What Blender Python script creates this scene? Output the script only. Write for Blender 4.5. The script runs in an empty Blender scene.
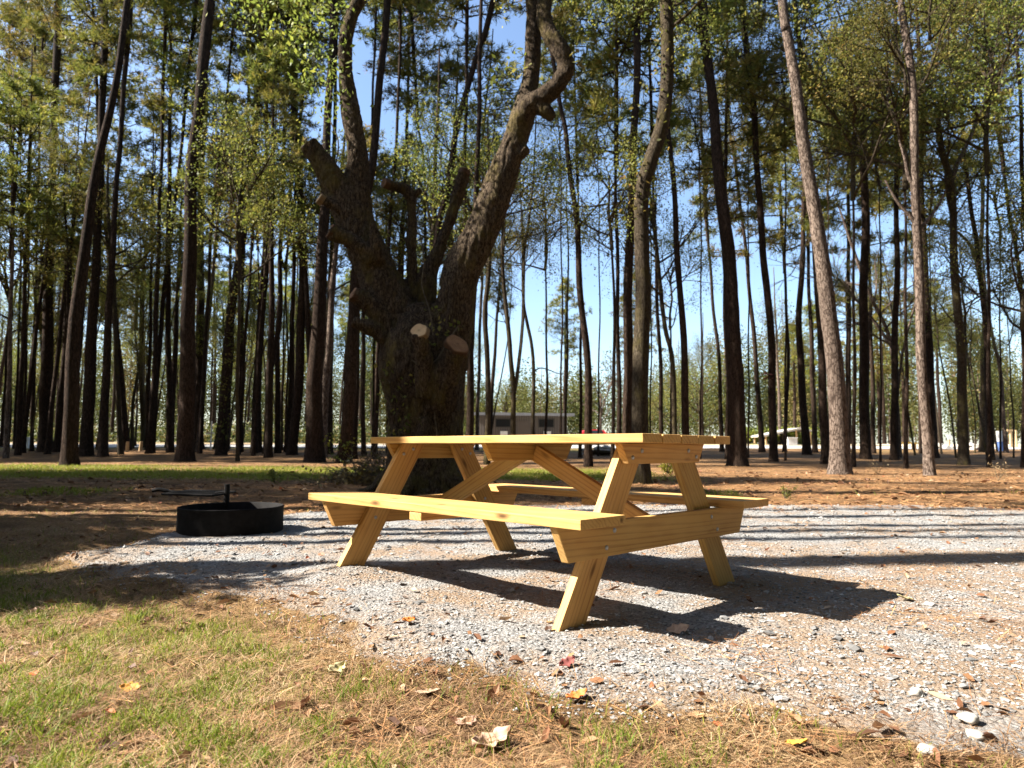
import bpy, math, random
import numpy as np
from mathutils import Vector, Matrix, noise as mnoise
random.seed(7); rng = np.random.default_rng(7)
PI = math.pi
sc = bpy.context.scene
col = sc.collection

# ------------------------------------------------------------------ camera
FPX, PITCH, ROLL, EYE = 683.0, 0.092, 0.004, 0.70
cam_d = bpy.data.cameras.new('camera'); cam = bpy.data.objects.new('camera', cam_d); col.objects.link(cam)
cam_d.sensor_width = 36.0; cam_d.lens = 36.0 * FPX / 1024.0; cam_d.clip_start = 0.05; cam_d.clip_end = 2000
cam.matrix_world = Matrix.Translation((0, 0, EYE)) @ Matrix.Rotation(PI / 2 + PITCH, 4, 'X') @ Matrix.Rotation(ROLL, 4, 'Z')
cam_d.dof.use_dof = True; cam_d.dof.focus_distance = 2.9; cam_d.dof.aperture_fstop = 4.5
sc.camera = cam

def ray(px, py):
    x = (px - 512) / FPX; y = (384 - py) / FPX
    cr, sr = math.cos(ROLL), math.sin(ROLL)
    x, y = x * cr - y * sr, x * sr + y * cr
    cp, sp = math.cos(PITCH), math.sin(PITCH)
    return Vector((x, cp - y * sp, sp + y * cp))
def at(px, py, Y):                       # where the view ray reaches the distance Y
    r = ray(px, py); return Vector((0, 0, EYE)) + r * (Y / r.y)
def flat(px, py, z=0.0):
    r = ray(px, py); return Vector((0, 0, EYE)) + r * ((z - EYE) / r.z)

# ------------------------------------------------------------------ terrain functions (vectorised)
GP = [(75,553),(130,573),(185,589),(260,602),(330,622),(400,643),(470,657),(540,670),(620,688),(700,704),(800,714),
      (900,726),(1060,745),(1400,800),(1500,506),(1024,508),(880,505),(760,504),(650,503),(520,504),(400,508),(300,512),(220,522),(140,537)]
GPW = np.array([flat(*p)[:2] for p in GP])
def sdist(x, y):                         # signed distance to the gravel pad, positive inside
    x = np.asarray(x, float); y = np.asarray(y, float)
    d = np.full(x.shape, 1e9); ins = np.zeros(x.shape, bool)
    n = len(GPW)
    for i in range(n):
        a = GPW[i]; b = GPW[(i + 1) % n]; e = b - a
        t = np.clip(((x - a[0]) * e[0] + (y - a[1]) * e[1]) / (e @ e), 0, 1)
        d = np.minimum(d, np.hypot(x - a[0] - t * e[0], y - a[1] - t * e[1]))
        c = ((a[1] > y) != (b[1] > y)) & (x < (b[0] - a[0]) * (y - a[1]) / (b[1] - a[1] + 1e-12) + a[0])
        ins ^= c
    return np.where(ins, d, -d) + .22 * (vnoise(x, y, .28) - .5) + .12 * (vnoise(x, y, .1) - .5)
def sstep(a, b, v):
    t = np.clip((v - a) / (b - a), 0, 1); return t * t * (3 - 2 * t)
_g = np.random.default_rng(3).random((64, 64))
def vnoise(x, y, s):                     # value noise 0..1
    x = np.asarray(x, float) / s + 100.3; y = np.asarray(y, float) / s + 57.7
    i = np.floor(x).astype(int); j = np.floor(y).astype(int); u = x - i; v = y - j
    u = u * u * (3 - 2 * u); v = v * v * (3 - 2 * v)
    g = lambda a, b: _g[a % 64, b % 64]
    return (g(i, j) * (1 - u) + g(i + 1, j) * u) * (1 - v) + (g(i, j + 1) * (1 - u) + g(i + 1, j + 1) * u) * v
def gz(x, y):
    x = np.asarray(x, float); y = np.asarray(y, float)
    z = 1.2 * sstep(15, 75, y)
    sd = sdist(x, y)
    z = z - 0.05 * (1 - sstep(-0.25, 0.15, sd))
    near = 1 - sstep(9, 30, y)
    z = z + near * (1 - sstep(-.1, .3, sd)) * (0.05 * (vnoise(x, y, .8) - .5) + 0.035 * (vnoise(x, y, .22) - .5))
    z = z + near * sstep(-.1, .2, sd) * (0.02 * (vnoise(x, y, .35) - .5) + .012 * (vnoise(x, y, .09) - .5))
    z = z + .055 * np.exp(-(((x + .93) / .30) ** 2 + ((y - 3.84) / .22) ** 2))
    z = z + (1 - near) * 0.25 * (vnoise(x, y, 9) - .5) * (1 - sstep(40, 50, y))
    return z
def gz1(x, y): return float(gz(np.array([x]), np.array([y]))[0])
def ground(px, py):                      # where the view ray meets the ground
    lo = flat(px, max(py, 448.5)); best = None
    Ys = np.linspace(1.2, 75, 3000)
    r = ray(px, py); zs = EYE + r.z / r.y * Ys; xs = r.x / r.y * Ys
    dz = zs - gz(xs, Ys); k = np.argmax(dz < 0) if (dz < 0).any() else int(np.argmin(np.abs(dz)))
    return Vector((xs[k], Ys[k], gz1(xs[k], Ys[k])))

# ------------------------------------------------------------------ mesh helpers
def mk(name, V, polys, mats, parent=None, rnd=None, smooth=False, loc=None, link=True):
    me = bpy.data.meshes.new(name)
    V = np.ascontiguousarray(V, np.float32)
    me.vertices.add(len(V)); me.vertices.foreach_set('co', V.ravel())
    idx = np.concatenate([np.asarray(F).ravel() for F, m in polys]).astype(np.int32)
    tot = np.concatenate([np.full(len(F), np.asarray(F).shape[1]) for F, m in polys]).astype(np.int32)
    mi = np.concatenate([np.full(len(F), m) for F, m in polys]).astype(np.int32)
    me.loops.add(len(idx)); me.loops.foreach_set('vertex_index', idx)
    me.polygons.add(len(tot)); st = np.concatenate([[0], np.cumsum(tot)[:-1]]).astype(np.int32)
    me.polygons.foreach_set('loop_start', st); me.polygons.foreach_set('loop_total', tot)
    me.polygons.foreach_set('material_index', mi)
    me.polygons.foreach_set('use_smooth', np.full(len(tot), smooth))
    for m in (mats if isinstance(mats, (list, tuple)) else [mats]): me.materials.append(m)
    if rnd is not None:
        a = me.attributes.new('rnd', 'FLOAT', 'POINT'); a.data.foreach_set('value', np.ascontiguousarray(rnd, np.float32))
    me.update(calc_edges=True)
    if not link: return me
    return obj(name, me, parent, loc)
def obj(name, me, parent=None, loc=None):
    o = bpy.data.objects.new(name, me); col.objects.link(o)
    if parent is not None: o.parent = parent
    if loc is not None: o.location = loc
    return o
def tag(o, label=None, cat=None, group=None, kind=None):
    if label: o['label'] = label
    if cat: o['category'] = cat
    if group: o['group'] = group
    if kind: o['kind'] = kind
    return o
def thing(name, label, cat, loc=(0,0,0), group=None, rz=0):
    o = bpy.data.objects.new(name, None); o.empty_display_size = .1; col.objects.link(o)
    o.location = loc; o.rotation_euler = (0, 0, rz)
    return tag(o, label, cat, group)
class MB:
    def __init__(s): s.V = []; s.P = []; s.R = []; s.n = 0
    def add(s, V, F, m=0, rnd=None):
        V = np.asarray(V, float); F = np.asarray(F, int)
        s.V.append(V); s.P.append((F + s.n, m)); s.n += len(V)
        s.R.append(np.full(len(V), random.random()) if rnd is None else np.broadcast_to(np.asarray(rnd, float), (len(V),)))
        return s
    def box(s, a, b, m=0, M=None, taper=None):
        (x0,y0,z0),(x1,y1,z1) = a, b
        V = np.array([(x0,y0,z0),(x1,y0,z0),(x1,y1,z0),(x0,y1,z0),(x0,y0,z1),(x1,y0,z1),(x1,y1,z1),(x0,y1,z1)], float)
        if M is not None: V = np.array([(M @ Vector(v))[:] for v in V])
        return s.add(V, [(0,3,2,1),(4,5,6,7),(0,1,5,4),(1,2,6,5),(2,3,7,6),(3,0,4,7)], m)
    def tube(s, path, radii, sides=8, m=0, rnd=None, wob=0.0, cap=True):
        P = np.asarray([tuple(p) for p in path], float); n = len(P)
        R = np.broadcast_to(np.asarray(radii, float), (n,))
        T = np.gradient(P, axis=0); T /= np.linalg.norm(T, axis=1)[:, None] + 1e-12
        ref = np.array([0., 1., 0.]) if abs(T[0][1]) < .9 else np.array([1., 0., 0.])
        A = np.cross(T, ref); A /= np.linalg.norm(A, axis=1)[:, None] + 1e-12
        B = np.cross(T, A)
        th = np.arange(sides) * 2 * PI / sides
        rr = R[:, None] * (1 + wob * (rng.random((n, sides)) - .5))
        V = P[:, None] + rr[..., None] * (np.cos(th)[None, :, None] * A[:, None] + np.sin(th)[None, :, None] * B[:, None])
        i = np.arange(n - 1)[:, None] * sides; j = np.arange(sides); k = (j + 1) % sides
        F = np.stack([i + j, i + k, i + sides + k, i + sides + j], -1).reshape(-1, 4)
        V = V.reshape(-1, 3)
        if cap:
            nv = len(V); V = np.vstack([V, P[:1], P[-1:]])
            s.add(V, F[:, ::-1], m, rnd)
            Tr = np.array([(nv, b, a) for a, b in zip(j, k)] + [(nv + 1, (n - 1) * sides + a, (n - 1) * sides + b) for a, b in zip(j, k)])[:, ::-1]
            s.P.append((Tr + s.n - len(V), m))
        else: s.add(V, F[:, ::-1], m, rnd)
        return s
    def build(s, name, mats, parent=None, smooth=False, loc=None, link=True):
        return mk(name, np.vstack(s.V), s.P, mats, parent, np.concatenate(s.R), smooth, loc, link)
def spline(pts, n):
    """Catmull-Rom through pts (k x m)"""
    P = np.asarray(pts, float); k = len(P)
    if k < 3: t = np.linspace(0, 1, n)[:, None]; return P[0] * (1 - t) + P[-1] * t
    Q = np.vstack([2 * P[0] - P[1], P, 2 * P[-1] - P[-2]])
    out = []
    for u in np.linspace(0, k - 1, n):
        i = min(int(u), k - 2); t = u - i; a, b, c, d = Q[i:i + 4]
        out.append(.5 * (2 * b + (c - a) * t + (2 * a - 5 * b + 4 * c - d) * t * t + (3 * b - a - 3 * c + d) * t ** 3))
    return np.array(out)

# ------------------------------------------------------------------ materials
def mat(name):
    m = bpy.data.materials.new(name); m.use_nodes = True
    nt = m.node_tree; b = nt.nodes['Principled BSDF']; b.inputs['Specular IOR Level'].default_value = .25
    return m, nt, b
def N(nt, t, **kw):
    n = nt.nodes.new(t)
    for k, v in kw.items():
        if k in n.inputs.keys() if isinstance(k, str) else False: n.inputs[k].default_value = v
        else: setattr(n, k, v)
    return n
def ramp(nt, src, stops, interp='LINEAR'):
    r = nt.nodes.new('ShaderNodeValToRGB'); e = r.color_ramp.elements; r.color_ramp.interpolation = interp
    while len(e) < len(stops): e.new(.5)
    for q, (p, c) in zip(e, stops): q.position = p; q.color = (*c, 1) if len(c) == 3 else c
    nt.links.new(src, r.inputs[0]); return r.outputs[0]
def coords(nt, scale=(1,1,1), kind='Object', offs=False):
    tc = nt.nodes.new('ShaderNodeTexCoord'); mp = nt.nodes.new('ShaderNodeMapping')
    mp.inputs['Scale'].default_value = scale; nt.links.new(tc.outputs[kind], mp.inputs[0])
    if offs:
        oi = nt.nodes.new('ShaderNodeObjectInfo'); ml = nt.nodes.new('ShaderNodeVectorMath'); ml.operation = 'SCALE'
        ml.inputs[0].default_value = (37, 23, 11); nt.links.new(oi.outputs['Random'], ml.inputs['Scale']); nt.links.new(ml.outputs[0], mp.inputs['Location'])
    return mp.outputs[0]
def noise(nt, vec, scale, detail=4, rough=.6, dist=0):
    n = nt.nodes.new('ShaderNodeTexNoise'); n.inputs['Scale'].default_value = scale; n.inputs['Detail'].default_value = detail
    n.inputs['Roughness'].default_value = rough; n.inputs['Distortion'].default_value = dist
    if vec: nt.links.new(vec, n.inputs['Vector'])
    return n.outputs['Fac']
def vor(nt, vec, scale, out='Distance', feature='F1'):
    n = nt.nodes.new('ShaderNodeTexVoronoi'); n.feature = feature; n.inputs['Scale'].default_value = scale
    if vec: nt.links.new(vec, n.inputs['Vector'])
    return n.outputs[out]
def mix(nt, fac, a, b, mode='MIX'):
    n = nt.nodes.new('ShaderNodeMix'); n.data_type = 'RGBA'; n.blend_type = mode
    for s, v in ((n.inputs[0], fac), (n.inputs[6], a), (n.inputs[7], b)):
        if hasattr(v, 'links'): nt.links.new(v, s)
        else: s.default_value = v if not isinstance(v, tuple) else (*v, 1)
    return n.outputs[2]
def math_(nt, op, a, b=0.0):
    n = nt.nodes.new('ShaderNodeMath'); n.operation = op
    for s, v in ((n.inputs[0], a), (n.inputs[1], b)):
        if hasattr(v, 'links'): nt.links.new(v, s)
        else: s.default_value = v
    return n.outputs[0]
def bump(nt, b, h, strength=.5, dist=.02):
    n = nt.nodes.new('ShaderNodeBump'); n.inputs['Strength'].default_value = strength; n.inputs['Distance'].default_value = dist
    nt.links.new(h, n.inputs['Height']); nt.links.new(n.outputs[0], b.inputs['Normal'])
def attr(nt, name='rnd'):
    a = nt.nodes.new('ShaderNodeAttribute'); a.attribute_name = name; return a.outputs['Fac']

def bark(name, dark, light, moss=None, sc_=(9, 9, 2.2), strength=.9, plate=.55):
    m, nt, b = mat(name); L = nt.links
    v0 = coords(nt, sc_, offs=True)
    nz = nt.nodes.new('ShaderNodeTexNoise'); nz.inputs['Scale'].default_value = 1.7; nz.inputs['Detail'].default_value = 4; L.new(v0, nz.inputs['Vector'])
    sc1 = nt.nodes.new('ShaderNodeVectorMath'); sc1.operation = 'SCALE'; sc1.inputs['Scale'].default_value = 1.5; L.new(nz.outputs['Color'], sc1.inputs[0])
    ad = nt.nodes.new('ShaderNodeVectorMath'); L.new(v0, ad.inputs[0]); L.new(sc1.outputs[0], ad.inputs[1]); v = ad.outputs[0]
    d = vor(nt, v, 1.6, feature='DISTANCE_TO_EDGE')
    fis = ramp(nt, d, [(0, (0,0,0)), (.13, (1,1,1))])
    n1 = noise(nt, v0, 2.2, 7, .72)
    h = math_(nt, 'ADD', math_(nt, 'MULTIPLY', fis, plate * .45), math_(nt, 'MULTIPLY', n1, 1 - plate * .45))
    c = ramp(nt, h, [(.25, tuple(.45 * x for x in dark)), (.48, dark), (.78, light)])
    big = noise(nt, coords(nt, (1, 1, .35), offs=True), 1.1, 3)
    c = mix(nt, ramp(nt, big, [(.35, (0,0,0)), (.7, (.5,.5,.5))]), c, tuple(.6 * x for x in dark))
    if moss:
        mm = noise(nt, coords(nt, (1, 1, .6), offs=True), 2.3, 6, .7)
        c = mix(nt, ramp(nt, mm, [(.5, (0,0,0)), (.66, (.75,.75,.75))]), c, mix(nt, n1, tuple(.4 * x for x in moss), moss))
    L.new(c, b.inputs['Base Color']); b.inputs['Roughness'].default_value = .95; b.inputs['Specular IOR Level'].default_value = .068
    bump(nt, b, h, strength, .05)
    return m
M_PINE = bark('pine_bark', (.023,.015,.0105), (.074,.049,.036))
M_PALE = bark('pale_bark', (.075,.053,.041), (.225,.172,.138), sc_=(8,8,2.4), strength=1.0, plate=.8)
M_HARD = bark('hardwood_bark', (.045,.034,.023), (.12,.095,.065), moss=(.105,.085,.028), sc_=(12,12,4), strength=1.0, plate=.4)
M_OAK = bark('oak_bark', (.042,.030,.021), (.19,.14,.092), moss=(.16,.125,.04), sc_=(15,15,5.0), strength=1.0, plate=.45)
M_TWIG = bark('twig_bark', (.10,.08,.055), (.27,.22,.16), sc_=(20,20,6), plate=False)

def leafmat(name, stops, trans=.45, vary=.25):
    m, nt, b = mat(name); L = nt.links
    c = ramp(nt, attr(nt), stops)
    oi = nt.nodes.new('ShaderNodeObjectInfo')
    hs = nt.nodes.new('ShaderNodeHueSaturation')
    L.new(c, hs.inputs['Color'])
    L.new(math_(nt, 'ADD', math_(nt, 'MULTIPLY', oi.outputs['Random'], .07), .465), hs.inputs['Hue'])
    L.new(math_(nt, 'ADD', math_(nt, 'MULTIPLY', oi.outputs['Random'], vary * 2), 1 - vary), hs.inputs['Value'])
    L.new(hs.outputs[0], b.inputs['Base Color']); b.inputs['Roughness'].default_value = .6
    tr = nt.nodes.new('ShaderNodeBsdfTranslucent'); L.new(hs.outputs[0], tr.inputs['Color'])
    ms = nt.nodes.new('ShaderNodeMixShader'); ms.inputs[0].default_value = trans
    L.new(b.outputs[0], ms.inputs[1]); L.new(tr.outputs[0], ms.inputs[2])
    L.new(ms.outputs[0], nt.nodes['Material Output'].inputs['Surface'])
    return m
M_NEEDLE = leafmat('pine_needle', [(0,(.05,.058,.012)),(.45,(.132,.140,.026)),(.85,(.25,.20,.042)),(1,(.29,.185,.055))], .45)
M_LEAF = leafmat('green_leaf', [(0,(.045,.058,.012)),(.5,(.122,.137,.026)),(.85,(.27,.23,.046)),(1,(.34,.225,.06))], .5)
M_YELLOW = leafmat('yellow_leaf', [(0,(.09,.105,.02)),(.6,(.19,.19,.034)),(1,(.30,.24,.05))])
M_RUST = leafmat('rust_leaf', [(0,(.09,.085,.025)),(.5,(.19,.12,.035)),(1,(.32,.085,.03))])
M_FAR = leafmat('far_leaf', [(0,(.035,.05,.014)),(.4,(.065,.08,.02)),(.7,(.11,.11,.028)),(.92,(.16,.125,.04)),(1,(.16,.085,.035))], .35, 0)
M_GRASS = leafmat('grass_blade', [(0,(.075,.115,.010)),(.55,(.165,.20,.018)),(.85,(.26,.25,.04)),(1,(.34,.27,.11))], .45, 0)
def rampmat(name, stops, rough=.85, trans=0, spec=.2):
    if trans: return leafmat(name, stops, trans, 0)
    m, nt, b = mat(name); nt.links.new(ramp(nt, attr(nt), stops), b.inputs['Base Color'])
    b.inputs['Roughness'].default_value = rough; b.inputs['Specular IOR Level'].default_value = spec
    return m
M_STRAW = rampmat('dry_straw', [(0,(.085,.05,.024)),(.35,(.235,.16,.07)),(.75,(.36,.275,.125)),(1,(.50,.43,.25))], trans=.2)
M_DEADLEAF = rampmat('dead_leaf', [(0,(.06,.03,.016)),(.45,(.17,.08,.035)),(.78,(.27,.16,.075)),(.95,(.42,.31,.19)),(1,(.36,.11,.035))], trans=.15)
M_PALELEAF = rampmat('pale_dead_leaf', [(0,(.36,.26,.15)),(1,(.47,.36,.23))], trans=.15)
M_ORANGELEAF = rampmat('orange_dead_leaf', [(0,(.50,.15,.04)),(1,(.56,.2,.05))], trans=.15)
M_DARKLEAF = rampmat('dark_dead_leaf', [(0,(.14,.06,.035)),(1,(.2,.09,.05))], trans=.1)
M_STONE = rampmat('gravel_stone', [(0,(.10,.098,.095)),(.35,(.18,.175,.17)),(.85,(.265,.257,.247)),(1,(.38,.365,.34))], .9)
M_NEEDLEDRY = rampmat('dry_needle', [(0,(.16,.07,.03)),(.6,(.32,.16,.065)),(1,(.47,.27,.12))], .8)

def plain(name, c, rough=.6, metal=0, nscale=None, namp=.35, spec=.3):
    m, nt, b = mat(name)
    if nscale:
        n = noise(nt, coords(nt), nscale, 5); cc = ramp(nt, n, [(.3, tuple(x * (1 - namp) for x in c)), (.7, tuple(min(1, x * (1 + namp * .6)) for x in c))])
        nt.links.new(cc, b.inputs['Base Color']); bump(nt, b, n, .2, .01)
    else: b.inputs['Base Color'].default_value = (*c, 1)
    b.inputs['Roughness'].default_value = rough; b.inputs['Metallic'].default_value = metal; b.inputs['Specular IOR Level'].default_value = spec
    return m
M_IRON = plain('black_steel', (.009,.008,.008), .8, 0, 14, .6, .12)
M_BOLT = plain('zinc_bolt', (.33,.33,.34), .45, .8)
M_CUT = plain('sawn_wood_face', (.50,.36,.2), .8, 0, 22, .3)
M_CUTDARK = plain('brown_shaded_sawn_face', (.30,.17,.085), .85, 0, 16, .4)
M_SNAG = plain('torn_heartwood', (.42,.19,.07), .9, 0, 9, .5)
M_WALL = plain('cabin_siding', (.17,.13,.115), .8, 0, 3, .2)
M_ROOFG = plain('grey_roofing', (.2,.2,.21), .6, 0, 4, .2)
M_WHITE = plain('white_paint', (.75,.75,.73), .5, 0, 6, .1)
M_GLASS = plain('dark_window_glass', (.02,.022,.025), .08, 0, spec=.6)
M_RED = plain('red_paint', (.5,.025,.03), .35, 0, spec=.5)
M_RUBBER = plain('tyre_rubber', (.02,.02,.02), .85)
M_TAN = plain('tan_timber', (.48,.33,.17), .8, 0, 8, .3)
M_YELPAINT = plain('yellow_paint', (.62,.42,.05), .5, 0, 8, .15)
M_BLUE = plain('blue_plastic', (.12,.2,.45), .5, 0, 8, .15)
M_CONC = plain('pale_concrete', (.36,.33,.29), .9, 0, 5, .25)

def woodmat(name, base, dark, pale):
    m, nt, b = mat(name); L = nt.links
    v = coords(nt, (1, 1, 1), offs=True)
    warp = noise(nt, coords(nt, (2.2, 5, 5), offs=True), 1.6, 3, .5)
    w = nt.nodes.new('ShaderNodeTexWave'); w.wave_type = 'BANDS'; w.bands_direction = 'DIAGONAL'
    w.inputs['Scale'].default_value = 1.0; w.inputs['Distortion'].default_value = 7; w.inputs['Detail'].default_value = 2.5; w.inputs['Detail Scale'].default_value = .9
    L.new(coords(nt, (.8, 26, 26), offs=True), w.inputs['Vector'])
    fine = noise(nt, coords(nt, (3, 160, 160), offs=True), 1.0, 4, .6)
    c = ramp(nt, w.outputs['Fac'], [(0, base), (.55, base), (.85, tuple((x + y) / 2 for x, y in zip(base, dark))), (1, dark)])
    c = mix(nt, .4, c, mix(nt, fine, dark, pale))
    c = mix(nt, ramp(nt, warp, [(.35, (0,0,0)), (.7, (.5,.5,.5))]), c, pale)
    kn = vor(nt, coords(nt, (2.6, 9, 9), offs=True), 1.0)        # knots
    c = mix(nt, ramp(nt, kn, [(.05, (1,1,1)), (.15, (0,0,0))]), c, tuple(.35 * x for x in dark))
    oi = nt.nodes.new('ShaderNodeObjectInfo'); hv = nt.nodes.new('ShaderNodeHueSaturation'); L.new(c, hv.inputs['Color'])
    L.new(math_(nt, 'ADD', math_(nt, 'MULTIPLY', oi.outputs['Random'], .36), .80), hv.inputs['Value']); L.new(math_(nt, 'ADD', math_(nt, 'MULTIPLY', oi.outputs['Random'], -.016), .505), hv.inputs['Hue'])
    c = hv.outputs[0]
    stn = noise(nt, coords(nt, (5, 14, 14), offs=True), 1.0, 6, .75)
    c = mix(nt, ramp(nt, stn, [(.60, (0,0,0)), (.75, (.45,.45,.45))]), c, tuple(.55 * x for x in dark))
    L.new(c, b.inputs['Base Color']); b.inputs['Roughness'].default_value = .72; b.inputs['Specular IOR Level'].default_value = .3
    bump(nt, b, math_(nt, 'ADD', fine, math_(nt, 'MULTIPLY', w.outputs['Fac'], .6)), .25, .003)
    return m
M_WOOD = woodmat('yellow_pine_lumber', (.48,.272,.074), (.25,.105,.022), (.58,.38,.14))

# ------------------------------------------------------------------ world and sun
LDIR = Vector((1.13, .09, -1.0)).normalized()
w = bpy.data.worlds.new('World'); sc.world = w; w.use_nodes = True
wn = w.node_tree; bg = wn.nodes['Background']
sky = wn.nodes.new('ShaderNodeTexSky'); sky.sky_type = 'NISHITA'; sky.sun_disc = False
sky.sun_elevation = math.asin(-LDIR.z); sky.sun_rotation = math.atan2(-LDIR.x, -LDIR.y)
sky.air_density = 1.0; sky.dust_density = 1.0; sky.ozone_density = 2.2
wn.links.new(sky.outputs[0], bg.inputs[0]); bg.inputs[1].default_value = .068
sl = bpy.data.lights.new('sun', 'SUN'); sl.energy = 5.0; sl.angle = math.radians(.5); sl.color = (1, .94, .84)
so = bpy.data.objects.new('sun', sl); col.objects.link(so); so.rotation_euler = LDIR.to_track_quat('-Z', 'Y').to_euler()
sc.view_settings.view_transform = 'Standard'; sc.view_settings.look = 'None'; sc.view_settings.gamma = 1
sc.view_settings.exposure = 2.2
sc.cycles.max_bounces = 6; sc.cycles.diffuse_bounces = 2; sc.cycles.transparent_max_bounces = 8
sc.cycles.transmission_bounces = 4; sc.cycles.use_denoising = True; sc.cycles.caustics_reflective = False

# ------------------------------------------------------------------ ground sheet
def axis(lo, a, b, hi, st, g=1.13):
    mid = list(np.arange(a, b, st)); up = []; x = b; s = st
    while x < hi: up.append(x); s *= g; x += s
    dn = []; x = a; s = st
    while x > lo: s *= g; x -= s; dn.append(x)
    return np.array(dn[::-1] + mid + up + [hi])
xs = axis(-420, -4.5, 4.8, 420, .05); ys = axis(-60, .9, 9.2, 700, .05)
X, Y = np.meshgrid(xs, ys); Z = gz(X, Y)
nx, ny = len(xs), len(ys)
I = (np.arange(ny - 1)[:, None] * nx + np.arange(nx - 1)).ravel()
gF = np.stack([I, I + 1, I + nx + 1, I + nx], 1)
m, nt, b = mat('forest_ground'); L = nt.links
gra = attr(nt, 'gravel'); grs = attr(nt, 'grass'); far = attr(nt, 'dirt')
v = coords(nt)
straw = noise(nt, coords(nt, (1, 1, 1)), 42, 6, .75, 1.5); big = noise(nt, v, 1.3, 4)
c_straw = ramp(nt, straw, [(.3, (.06,.03,.015)), (.48, (.19,.105,.045)), (.66, (.36,.215,.098))])
c_straw = mix(nt, ramp(nt, big, [(.40, (0,0,0)), (.6, (.85,.85,.85))]), c_straw, ramp(nt, straw, [(.3, (.04,.024,.015)), (.7, (.13,.075,.04))]))
c_grass = ramp(nt, noise(nt, v, 30, 5, .7), [(.3, (.07,.055,.025)), (.5, (.16,.15,.04)), (.7, (.25,.24,.07))])
peb = vor(nt, v, 75, 'Color'); pd = vor(nt, v, 75); peb2 = vor(nt, v, 190, 'Color')
sep = nt.nodes.new('ShaderNodeSeparateColor'); L.new(peb, sep.inputs[0])
sep2 = nt.nodes.new('ShaderNodeSeparateColor'); L.new(peb2, sep2.inputs[0])
c_grav = ramp(nt, math_(nt, 'ADD', math_(nt, 'MULTIPLY', sep.outputs[0], .6), math_(nt, 'MULTIPLY', sep2.outputs[0], .4)), [(0, (.125,.122,.12)), (.5, (.235,.229,.222)), (1, (.35,.34,.325))])
stain = math_(nt, 'ADD', noise(nt, v, 2.1, 5, .65), attr(nt, 'litter'))
c_grav = mix(nt, ramp(nt, stain, [(.42, (0,0,0)), (.6, (.7,.7,.7))]), c_grav, mix(nt, straw, (.11,.06,.035), (.36,.24,.13)))
tha = mix(nt, ramp(nt, noise(nt, v, 7, 5, .7), [(.36, (.85,.85,.85)), (.5, (0,0,0))]), ramp(nt, straw, [(.3, (.06,.034,.017)), (.5, (.18,.11,.05)), (.68, (.34,.23,.115))]), (.05,.028,.015))
c_straw = mix(nt, attr(nt, 'thatch'), c_straw, tha)
c = mix(nt, math_(nt, 'MULTIPLY', grs, .8), c_straw, c_grass)
edge = math_(nt, 'ADD', gra, math_(nt, 'MULTIPLY', math_(nt, 'SUBTRACT', noise(nt, v, 9, 5, .7), .5), .9))
c = mix(nt, ramp(nt, edge, [(.42, (0,0,0)), (.58, (1,1,1))]), c, c_grav)
c = mix(nt, far, c, ramp(nt, noise(nt, v, .8, 5), [(.3, (.30,.24,.15)), (.7, (.46,.38,.25))]))
L.new(c, b.inputs['Base Color']); b.inputs['Roughness'].default_value = .95; b.inputs['Specular IOR Level'].default_value = .1
hgt = math_(nt, 'ADD', math_(nt, 'MULTIPLY', math_(nt, 'SUBTRACT', 1.0, pd), gra), math_(nt, 'MULTIPLY', straw, 1.4))
bump(nt, b, hgt, .9, .012)
M_GROUND = m
go = mk('ground', np.stack([X, Y, Z], -1).reshape(-1, 3), [(gF, 0)], m, smooth=True)
def grass_mask(x, y):
    fg = sstep(.05, .5, -sdist(x, y)) * (1 - sstep(4.0, 5.4, y))
    fg = fg * sstep(.30, .62, vnoise(x, y, .55) * .6 + vnoise(x, y, .17) * .4 + .14 * np.clip(-x - .4, -1.5, 1.2) )
    strip = sstep(14.5, 16.5, y) * (1 - sstep(21, 24.5, y)) * (1 - sstep(1.5, 5, x)) * sstep(.25, .5, vnoise(x, y, 2.3) * .7 + .2)
    lawn = .6 * sstep(9, 10, y) * (1 - sstep(11, 12, y)) * sstep(.62, .8, vnoise(x, y, .9))
    back = sstep(40, 44, y) * (1 - sstep(46, 48, y)) * .8 * sstep(.35, .6, vnoise(x, y, 6))
    beyond = sstep(58, 62, y) * sstep(.3, .6, vnoise(x, y, 14)) * .8
    return np.clip(np.maximum.reduce([fg, strip, lawn, back, beyond]), 0, 1)
for nm, val in (('litter', .09 * sstep(.4, 1.6, X) * (1 - sstep(4.3, 5.2, Y)) - .05 * sstep(4.8, 5.6, Y)), ('gravel', sstep(-.12, .12, sdist(X, Y) + .10 * (vnoise(X, Y, .3) - .5))), ('grass', grass_mask(X, Y)), ('thatch', (1 - sstep(4, 6.5, Y)) + 0 * X), ('dirt', sstep(55, 62, Y) * .85 + 0 * X)):
    a = go.data.attributes.new(nm, 'FLOAT', 'POINT'); a.data.foreach_set('value', np.ascontiguousarray(val, np.float32).ravel())
tag(go, kind='structure')

# road beyond the trees, a pale gravel strip 4 mm over the ground
rx = np.linspace(-140, 140, 141); ry = np.array([0, .25, .5, .75, 1.0])
m, nt, b = mat('pale_road'); n = noise(nt, coords(nt), 1.5, 6, .7)
nt.links.new(ramp(nt, n, [(.3, (.27,.26,.24)), (.7, (.40,.385,.36))]), b.inputs['Base Color']); b.inputs['Roughness'].default_value = .9
RX, RT = np.meshgrid(rx, ry); RY = 47.0 + RT * 7.5 + 2.2 * np.sin(RX / 38.0)
I = (np.arange(4)[:, None] * 141 + np.arange(140)).ravel()
ro = mk('road', np.stack([RX, RY, gz(RX, RY) + .03], -1).reshape(-1, 3), [(np.stack([I, I + 1, I + 142, I + 141], 1), 0)], m); tag(ro, kind='structure')

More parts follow.
